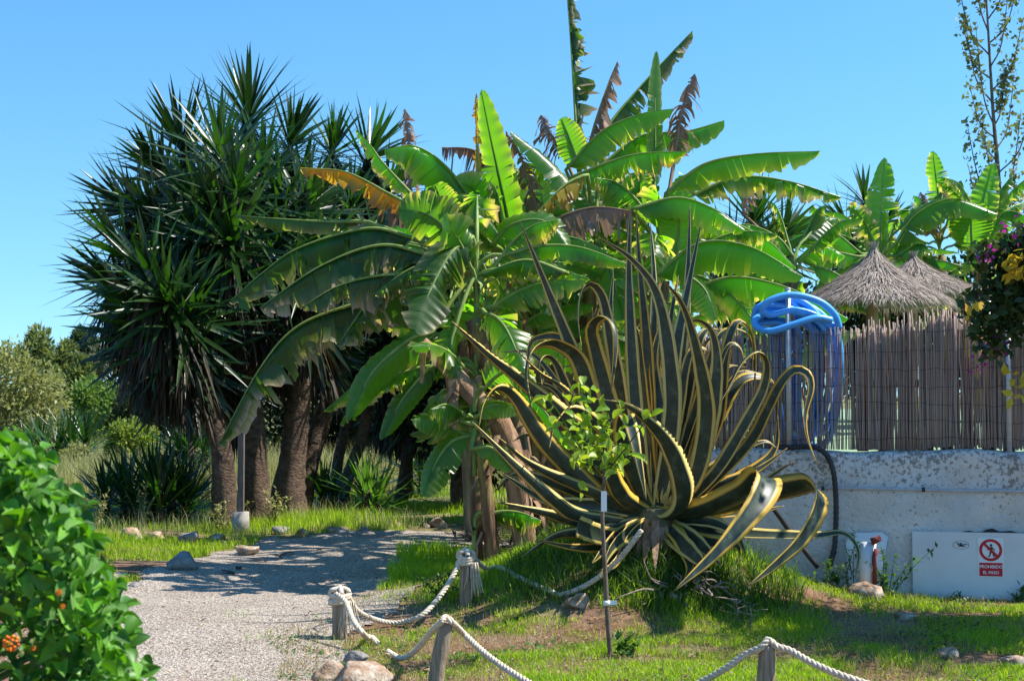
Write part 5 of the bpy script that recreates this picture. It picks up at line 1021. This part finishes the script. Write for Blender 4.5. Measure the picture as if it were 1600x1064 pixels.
for i in range(26):
    py = rng.uniform(700, 1064); xr = np.interp(py, [o[0] for o in OUT], [o[1] for o in OUT]); e = P(xr - rng.uniform(0, 40), py, 3.35 + .4 * rng.random()); b = np.array((-1.8 + rng.normal(0, .15), 3.7 + rng.normal(0, .15), 0)); MB().tube(cr([b, (b + e) / 2 + (-.1, .05, .2), e], 12), [.012, .003], 5).build('stem', M_WEED, lan)
for px, py, r_ in ((18, 1004, .016), (92, 925, .006), (98, 947, .005), (52, 1012, .005)):
    c = P(px, py, 3.08); mb = MB()
    for k in range(18):
        a = k * 2.4; e = math.acos(1 - 1.2 * (k + .5) / 18); q = c + r_ * np.array((math.sin(e) * math.cos(a), -math.cos(e), math.sin(e) * math.sin(a))); s4 = r_ * .34; mb.add([q + s4 * np.array(v) for v in oct_v], oct_f)
    mb.build('flower_head', M_FLOWER, lan)

# ------------------------------------------------------------------ leafy trees and shrubs
quad_v = np.array([(-.5, 0, 0), (.5, .1, .12), (.42, 1, 0), (-.4, .9, .1)]); quad_f = [(0, 1, 2, 3)]
leaf_v = np.array([(0, 0, 0), (.45, .4, .08), (0, 1, -.05), (-.45, .4, .08)]); leaf_f = [(0, 1, 2, 3)]
def shrub(name, label, cat, boxpx, Y, m, n, ls, group=None, lumps=26, needle=False, base=None, trunk=0.12, fill=0.9, seed=0):
    """crown of many small leaf faces grown on limb ends inside a box of photo pixels at depth Y"""
    r = np.random.default_rng(seed + int(boxpx[0] * 7 + boxpx[1])); x0, y0, x1, y1 = boxpx; lo = P(x0, y1, Y); hi = P(x1, y0, Y); cen = (lo + hi) / 2; rad = np.array(((hi[0] - lo[0]) / 2, (hi[0] - lo[0]) / 2.2, (hi[2] - lo[2]) / 2))
    gz0 = 0.0 if base is None else base; t = thing(name, label, cat, (cen[0], Y, gz0), group)
    tops = []
    for k in range(lumps):
        u = unit(r.normal(0, 1, 3)); tops.append(cen + u * rad * (0.35 + 0.52 * r.random() ** .5))
    trk = cr([(cen[0], Y, gz0 - .05), (cen[0] + .05 * rad[0], Y, (gz0 + cen[2]) / 2), cen], 12); MB().tube(trk, [trunk, trunk * .75, trunk * .4], 9).build('trunk', M_BARK, t)
    for tp in tops[:9]: MB().tube(cr([trk[7], (trk[7] + tp) / 2 + (0, 0, .05), tp], 8), [trunk * .4, trunk * .1], 6).build('limb', M_BARK, t)
    per = n // lumps; P0, D0 = [], []
    for tp in tops:
        sz = rad * r.uniform(.26, .46); k = int(per * r.uniform(.6, 1.4)); u = unit(r.normal(0, 1, (k, 3))); P0.append(tp + u * sz * (r.random((k, 1)) ** .4)); D0.append(u + r.normal(0, .6, (k, 3)) + unit(tp - cen) * .5)
    P0 = np.vstack(P0); D0 = np.vstack(D0); ms = np.array([frame(p, d, r.normal(0, 1, 3), ls * r.uniform(.6, 1.4), ls * (.16 if needle else .62) * r.uniform(.7, 1.3)) for p, d in zip(P0, D0)])
    ms[:, :3, 3][:, 2] = np.maximum(ms[:, :3, 3][:, 2], gz0 + .03)
    V, F = scatter(leaf_v, leaf_f, ms); fast('crown', V, F, m, t, kind='stuff'); return t
shrub('olive_tree', 'rounded pale olive tree at the left edge above the lantana', 'tree', (-60, 545, 97, 700), 36, M_OLIVE, 9000, .13, None, 60)
shrub('pine_tree', 'pale green pine with an open top behind the olive tree', 'tree', (28, 512, 125, 650), 62, M_PINE, 7000, .26, 'pines beyond the dry grass', 34, trunk=.2)
shrub('pine_tree', 'small dark pine top standing highest against the sky', 'tree', (105, 508, 152, 600), 64, M_PINED, 3500, .24, 'pines beyond the dry grass', 14, trunk=.2)
shrub('pine_tree', 'broad yellowish pine below the dark pine top', 'tree', (85, 558, 150, 660), 58, M_PINE, 5000, .24, 'pines beyond the dry grass', 22, trunk=.2)
shrub('pine_tree', 'thin greyish pine with sky showing through beside the yucca crown', 'tree', (145, 530, 230, 640), 62, M_GREY, 3200, .22, 'pines beyond the dry grass', 26, trunk=.2)
shrub('bush', 'mid green bush below the grey pine left of centre', 'shrub', (110, 590, 205, 715), 40, M_SHRUB, 7000, .13, 'bushes in the dry field', 30)
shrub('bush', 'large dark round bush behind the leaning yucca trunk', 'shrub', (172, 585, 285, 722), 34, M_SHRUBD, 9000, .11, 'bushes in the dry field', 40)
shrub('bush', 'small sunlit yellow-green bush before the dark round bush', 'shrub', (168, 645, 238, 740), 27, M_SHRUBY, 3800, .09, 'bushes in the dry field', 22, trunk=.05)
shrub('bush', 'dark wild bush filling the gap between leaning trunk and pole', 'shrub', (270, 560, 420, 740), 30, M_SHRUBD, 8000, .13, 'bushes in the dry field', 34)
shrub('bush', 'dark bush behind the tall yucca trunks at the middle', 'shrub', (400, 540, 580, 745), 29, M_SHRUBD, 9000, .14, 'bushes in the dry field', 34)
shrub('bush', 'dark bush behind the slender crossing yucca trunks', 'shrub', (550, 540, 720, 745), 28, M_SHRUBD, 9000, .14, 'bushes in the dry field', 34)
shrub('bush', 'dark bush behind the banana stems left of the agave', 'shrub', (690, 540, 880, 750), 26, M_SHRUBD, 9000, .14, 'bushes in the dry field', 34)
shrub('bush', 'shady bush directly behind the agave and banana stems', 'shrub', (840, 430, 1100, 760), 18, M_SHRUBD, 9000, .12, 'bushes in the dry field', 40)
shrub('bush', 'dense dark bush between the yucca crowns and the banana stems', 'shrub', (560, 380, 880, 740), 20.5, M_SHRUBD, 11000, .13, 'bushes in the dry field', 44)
shrub('bush', 'small pale weed bush at the far left in dry grass', 'shrub', (95, 690, 140, 750), 24, M_OLIVE, 1200, .06, 'bushes in the dry field', 12, trunk=.03)
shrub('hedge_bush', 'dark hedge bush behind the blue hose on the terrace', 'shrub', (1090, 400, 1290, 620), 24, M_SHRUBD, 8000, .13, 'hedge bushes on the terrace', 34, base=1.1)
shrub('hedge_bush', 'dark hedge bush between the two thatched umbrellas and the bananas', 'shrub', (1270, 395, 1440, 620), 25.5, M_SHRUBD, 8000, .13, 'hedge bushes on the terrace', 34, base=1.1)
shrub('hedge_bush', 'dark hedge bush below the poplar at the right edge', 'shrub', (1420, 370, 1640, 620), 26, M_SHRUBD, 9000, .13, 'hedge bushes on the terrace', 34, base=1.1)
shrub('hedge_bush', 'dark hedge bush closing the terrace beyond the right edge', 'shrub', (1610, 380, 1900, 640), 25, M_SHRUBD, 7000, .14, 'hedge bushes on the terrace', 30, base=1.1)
# poplar
pop = thing('poplar_tree', 'slender upright poplar with sparse pale leaves at the top right', 'tree', P(1560, 560, 25) * (1, 1, 0) + (0, 0, 1.1))
trk = cr([np.r_[P(1566, 560, 25)[:2], 1.05], P(1562, 330, 25), P(1550, 150, 25), P(1538, -60, 25)], 40); MB().tube(trk, [.09, .06, .03, .012], 8).build('trunk', M_BARK, pop); tw = []
for k in range(34):
    i = int(6 + k * .95); b = trk[i]; sd_ = -1 if k % 2 else 1; sp_ = rng.uniform(.3, 1.0) * (1 - i / 60); L = rng.uniform(.8, 1.7); a = rng.uniform(0, 6.28); h = np.array((sd_ * sp_ + .1 * math.cos(a), sp_ * math.sin(a), 0)); c = cr([b, b + h * .6 + (0, 0, L * .3), b + h + (0, 0, L)], 14); MB().tube(c, [.016, .005], 5).build('branch', M_BARK, pop); tw += list(c[3:]) 
ms = [frame(p + rng.normal(0, .05, 3), rng.normal(0, 1, 3), rng.normal(0, 1, 3), rng.uniform(.07, .13), rng.uniform(.06, .1)) for p in [tw[rng.integers(len(tw))] for _ in range(2000)]]
V, F = scatter(leaf_v, leaf_f, np.array(ms)); fast('crown', V, F, M_POP, pop, kind='stuff')
# bougainvillea at the right edge
bou = thing('bougainvillea', 'dark bougainvillea with magenta bracts hanging over the fence at right', 'shrub', (4.75, 10.0, 0))
MB().tube(cr([(4.75, 10.0, -.05), (4.7, 10.0, .9), (4.5, 10.0, 1.8), (4.6, 9.9, 2.5)], 16), [.06, .05, .03], 8).build('trunk', M_BARK, bou); pts_, ax_ = [], []
for k in range(240):
    e = np.array(((4.9, 9.5, 3.0) if k % 3 else (5.0, 9.15, 4.1))) + rng.normal(0, 1, 3) * (.5, .48, .6); e[0] = max(e[0], 4.05); c = cr([(4.5, 10, 1.8), (4.8, 9.95, 2.3), e], 10); MB().tube(c, [.012, .004], 5).build('branch', M_BARK, bou); pts_ += [q + rng.normal(0, .12, 3) for q in c[4:] for _ in range(9)]
for (px0, py0, px1, py1) in ((1680, 380, 1530, 400), (1690, 420, 1520, 470), (1690, 430, 1535, 540), (1680, 480, 1560, 545), (1680, 420, 1565, 480), (1690, 350, 1590, 385), (1680, 400, 1545, 430), (1690, 450, 1525, 510)):
    c = cr([(4.6, 10, 2.4), P(px0, py0 - 30, 10), P((px0 + px1) / 2, min(py0, py1) - 6, 10.05), P(px1, py1, 10.1)], 22); MB().tube(c, [.012, .003], 5).build('branch', M_BARK, bou); pts_ += [q + rng.normal(0, .05, 3) for q in c[6:] for _ in range(26)]
def lf(ptss, s0, s1, m, nm):
    ms = [frame(p, rng.normal(0, 1, 3) + (0, 0, -.3), rng.normal(0, 1, 3), rng.uniform(s0, s1), rng.uniform(s0, s1) * .75) for p in ptss]; V, F = scatter(leaf_v, leaf_f, np.array(ms)); fast(nm, V, F, m, bou, kind='stuff')
lf(pts_, .05, .1, M_BOUG, 'foliage'); lf([pts_[rng.integers(len(pts_))] for _ in range(170)] + [P(1532, 562, 10.1) + rng.normal(0, .05, 3) for _ in range(20)] + [P(1560, 545, 10.1) + rng.normal(0, .05, 3) for _ in range(20)] + [P(1588, 358, 9.85) + rng.normal(0, .06, 3) for _ in range(14)] + [P(1545, 395, 9.9) + rng.normal(0, .04, 3) for _ in range(14)], .03, .05, M_BRACT, 'blossom')
lf([P(1588 + rng.normal(0, 14), 415 + rng.normal(0, 14), 9.9) for _ in range(46)] + [P(1590 + rng.normal(0, 8), 600 + rng.normal(0, 14), 9.9) for _ in range(16)], .06, .1, M_YLEAF, 'yellow_leaves')

# ------------------------------------------------------------------ pole, rocks, brushwood, weeds
pb = G(376, 832); pole = thing('garden_pole', 'slim brown square pole set in a round concrete footing by the path', 'pole', pb)
MB().tube([pb - (0, 0, .03), pb + (0, 0, .24)], [.10, .095], 18).build('footing', M_CONC, pole)
mb = MB(); mb.box((pb[0] - .034, pb[1] - .034, .2), (pb[0] + .034, pb[1] + .034, 1.45)); mb.build('shaft', M_DKPOLE, pole, smooth=False)
def ico():
    import bmesh; b = bmesh.new(); bmesh.ops.create_icosphere(b, subdivisions=3, radius=1); v = np.array([x.co for x in b.verts]); f = [tuple(q.index for q in p.verts) for p in b.faces]; b.free(); return v, f
IV, IF = ico()
def rock(label, px, py, wpx, hpx, grey=False, seed=0, name='rock'):
    g = G(px, py + hpx * .4); r = np.random.default_rng(seed); s_ = wpx * .66 / FPX * g[1]; h = hpx * .66 / FPX * g[1]; v = IV.copy()
    for k in range(13):
        d = unit(r.normal(0, 1, 3)); c = r.uniform(.38, .75); ex = np.clip(v @ d - c, 0, None); v -= ex[:, None] * d * .95
    f = 1 + .07 * np.sin(v @ r.normal(0, 4, 3) + 1) + .05 * np.sin(v @ r.normal(0, 8, 3)) + r.normal(0, .036, len(v)); v = v * f[:, None] * (s_, s_ * r.uniform(.7, 1), h * 1.15)
    o = fast(name, v + g + np.array((0, 0, h * .35)), IF, M_ROCKG if grey else M_ROCK, smooth=False); 
    o.data.transform(Matrix.Translation(-Vector(g))); o.location = Vector(g); return tag(o, label, 'rock', 'stones along the path and lawn')
for i, a in enumerate([('tall pale stone under the left spiky clump', 207, 833, 30, 26), ('reddish stone right of the tall pale stone', 241, 835, 24, 20), ('wide grey stone before the right spiky clump', 292, 842, 38, 22, True), ('low pale stone left of the concrete footing', 337, 838, 28, 16),
      ('large grey boulder in shaded grass at the path side', 276, 877, 46, 32, True), ('shaded stone below the concrete footing', 385, 858, 34, 24), ('flat orange stone partly behind the lantana', 150, 912, 44, 22), ('low tan slab behind the flat orange stone', 175, 900, 46, 14), ('small grey stone at the path corner by the slab', 210, 912, 24, 14, True),
      ('small dark stone right of the flared trunk foot', 440, 828, 26, 14, True), ('small tan stone at the far path edge', 475, 829, 22, 12), ('longish tan stone at the far path edge under the low clump', 530, 827, 36, 12), ('grey stone at the far path edge', 572, 828, 20, 14, True), ('small pale stone in sun farther along the path', 622, 818, 14, 9), ('tan stone at the far end of the path', 688, 818, 34, 16), ('small round stone left of the far tan stone', 668, 820, 14, 10),
      ('large pale boulder at the bottom edge left of the leaning stake', 556, 1052, 92, 44), ('white topped stone behind the bottom boulder', 552, 1030, 42, 26, True), ('long tan stone at the bottom left of the boulders', 510, 1052, 50, 34), ('small orange stone in the path grass', 503, 1019, 26, 14),
      ('tan flat rock in the bare patch under the sagging rope', 905, 940, 46, 26), ('small orange stone on the bare patch by the rope', 885, 922, 18, 12), ('pointed brown stone at the wall foot left of the hatch', 1360, 924, 54, 26), ('small pale stone in the grass right of the agave tip', 1270, 908, 22, 18), ('rounded pink stone in grass at the lower right', 1482, 1020, 44, 22), ('rough tan rock at the right edge in grass', 1585, 1032, 50, 32), ('low stone in the shade on the right lawn', 1412, 960, 40, 16), ('flat grey slab in the agave shade near the rope', 925, 902, 34, 8, True), ('brown stone at the agave foot beside the twigs', 1050, 930, 26, 16)]):
    lab, px, py, w_, h_, *gr = a; rock(lab, px, py, w_, h_, bool(gr), i + 3)
br = thing('brushwood', 'heap of dry grey twigs below the long drooping agave leaf', 'twigs', G(1085, 940)); b0 = G(1085, 940)
for i in range(46):
    p = b0 + rng.normal(0, 1, 3) * (.16, .1, .02) + (0, 0, rng.uniform(0, .14)); d = rng.normal(0, 1, 3) * (.8, .5, .5); L = rng.uniform(.1, .3); c = cr([p, p + d * L * .4 + rng.normal(0, .02, 3), p + d * L * .8 + rng.normal(0, .03, 3)], 8); c[:, 2] = np.maximum(c[:, 2], gz(c[:, 0], c[:, 1]) + .004); MB().tube(c, [rng.uniform(.003, .012), .003], 5).build('twig', M_TWIG, br)
for (lab, px, py) in (('upright dry twig standing in the lawn right of the brushwood', 1150, 975), ('thin dry stalk in grass nearest the large shadow', 1172, 985)):
    g = G(px, py); t = thing('dry_stalk', lab, 'twig', g, 'dry stalks in the lawn'); MB().tube(cr([g, g + (.01, 0, .08), g + (.0, 0, .17)], 7), [.005, .003], 5).build('stem', M_TWIG, t)
    for k in range(5): MB().tube(cr([g + (0, 0, .05 + .02 * k), g + (rng.normal(0, .06), rng.normal(0, .03), .08 + .02 * k), g + (rng.normal(0, .1), rng.normal(0, .03), .1 + .02 * k)], 6), .002, 4).build('twig', M_TWIG, t)
# dead leaves heaped on the mound
hp_ = thing('dead_leaf_heap', 'heap of grey dead leaves on the mound left of the agave', 'leaf heap', G(770, 835)); ms = []
for i in range(520):
    q = G(790 + rng.normal(0, 45), 838 + rng.normal(0, 14)); q = q + (0, 0, rng.uniform(.0, .1)); ms.append(frame(q, rng.normal(0, 1, 3) * (1, .6, .35), (0, -.3, 1), rng.uniform(.12, .35), rng.uniform(.012, .035)))
V, F = scatter(*YT[2], np.array(ms)); fast('dead_leaves', V, F, M_SKIRT, hp_, smooth=True, kind='stuff')
dl = blade_template(.8, 5, 1.2)
for i, (px, py, s_, lab) in enumerate(((392, 878, .14, 'dark curled dead leaf on the path, nearest the grass'), (425, 872, .1, 'small dark dead leaf lying mid path'), (460, 868, .16, 'dark dead leaf lying farther right on the path'), (372, 890, .12, 'dark scrap of dead leaf in the path shadow'), (345, 897, .14, 'dead leaf at the left of the path shadow'), (500, 862, .12, 'dead twiggy leaf near the far path edge'))):
    g = G(px, py); o = fast('dead_leaf', scatter(*dl, np.array([frame((0, 0, .03), (rng.normal(0, 1), rng.normal(0, .4), .05), (0, 0, 1), s_ * 1.6, s_ * .55)]))[0], dl[1], M_SKIRT, smooth=True); o.location = Vector(g); tag(o, lab, 'dead leaf', 'dead leaves on the path')
def weed(label, px, py, hpx, n, Y=None, sp=.5, m=M_WEED, ls=.05):
    g = G(px, py) if Y is None else np.r_[P(px, py, Y)[:2], 0.0]; t = thing('weed', label, 'weed', g, 'weeds along the wall and beds'); H = hpx / FPX * g[1]; ms = []
    for k in range(n):
        e = g + np.array((rng.normal(0, sp * H * .5), rng.normal(0, sp * H * .25) - .03, H * rng.uniform(.6, 1.05))); c = cr([g + rng.normal(0, .02, 3) * (1, 1, 0), (g + e) / 2 + rng.normal(0, .03, 3), e], 12); MB().tube(c, [.004, .002], 4).build('stem', m, t); ms += [frame(q + rng.normal(0, .01, 3), rng.normal(0, 1, 3) + (0, -.2, 0), (0, 0, 1), ls * rng.uniform(.5, 1.2), ls * .5) for q in c[3:] for _ in range(2)]
    V, F = scatter(leaf_v, leaf_f, np.array(ms)); fast('foliage', V, F, m, t, kind='stuff')
WYc = 11.15
weed('tall thin weed climbing the wall below the grey pipe', 1338, 880, 110, 5, 11.0, .18)
weed('sprawling weed between leaning board and white hatch', 1385, 905, 100, 9, 10.85, .7, ls=.06)
weed('dark weed at the wall foot right beside the black hose', 1300, 900, 70, 8, 10.9, .6, ls=.06)
weed('weed tuft at the wall foot under the black pipe', 1240, 890, 60, 8, 10.8, .7, ls=.06)
weed('weed with seed stalks in front of the hatch', 1490, 938, 20, 4, 10.9, .9)
weed('weed at the wall foot under the sign, right side', 1592, 932, 28, 6, 10.9, .9)
weed('broad leafy weed in the lawn right of the sapling', 985, 1025, 26, 5, None, .9, ls=.07)
weed('leafy weed growing in the shade beside the rope stake', 690, 935, 50, 9, None, .8)
weed('pale tall weed growing at the left spiky clump', 150, 830, 70, 8, None, .5, M_TALL, .06)
weed('tall weed between the two spiky clumps', 220, 825, 70, 8, None, .5, M_TALL, .06)
weed('seeding grassy weed at the flared yucca foot', 425, 822, 55, 10, None, .7, M_TALL, .06)
weed('seeding weed left of the concrete footing', 340, 830, 50, 8, None, .6, M_TALL, .06)
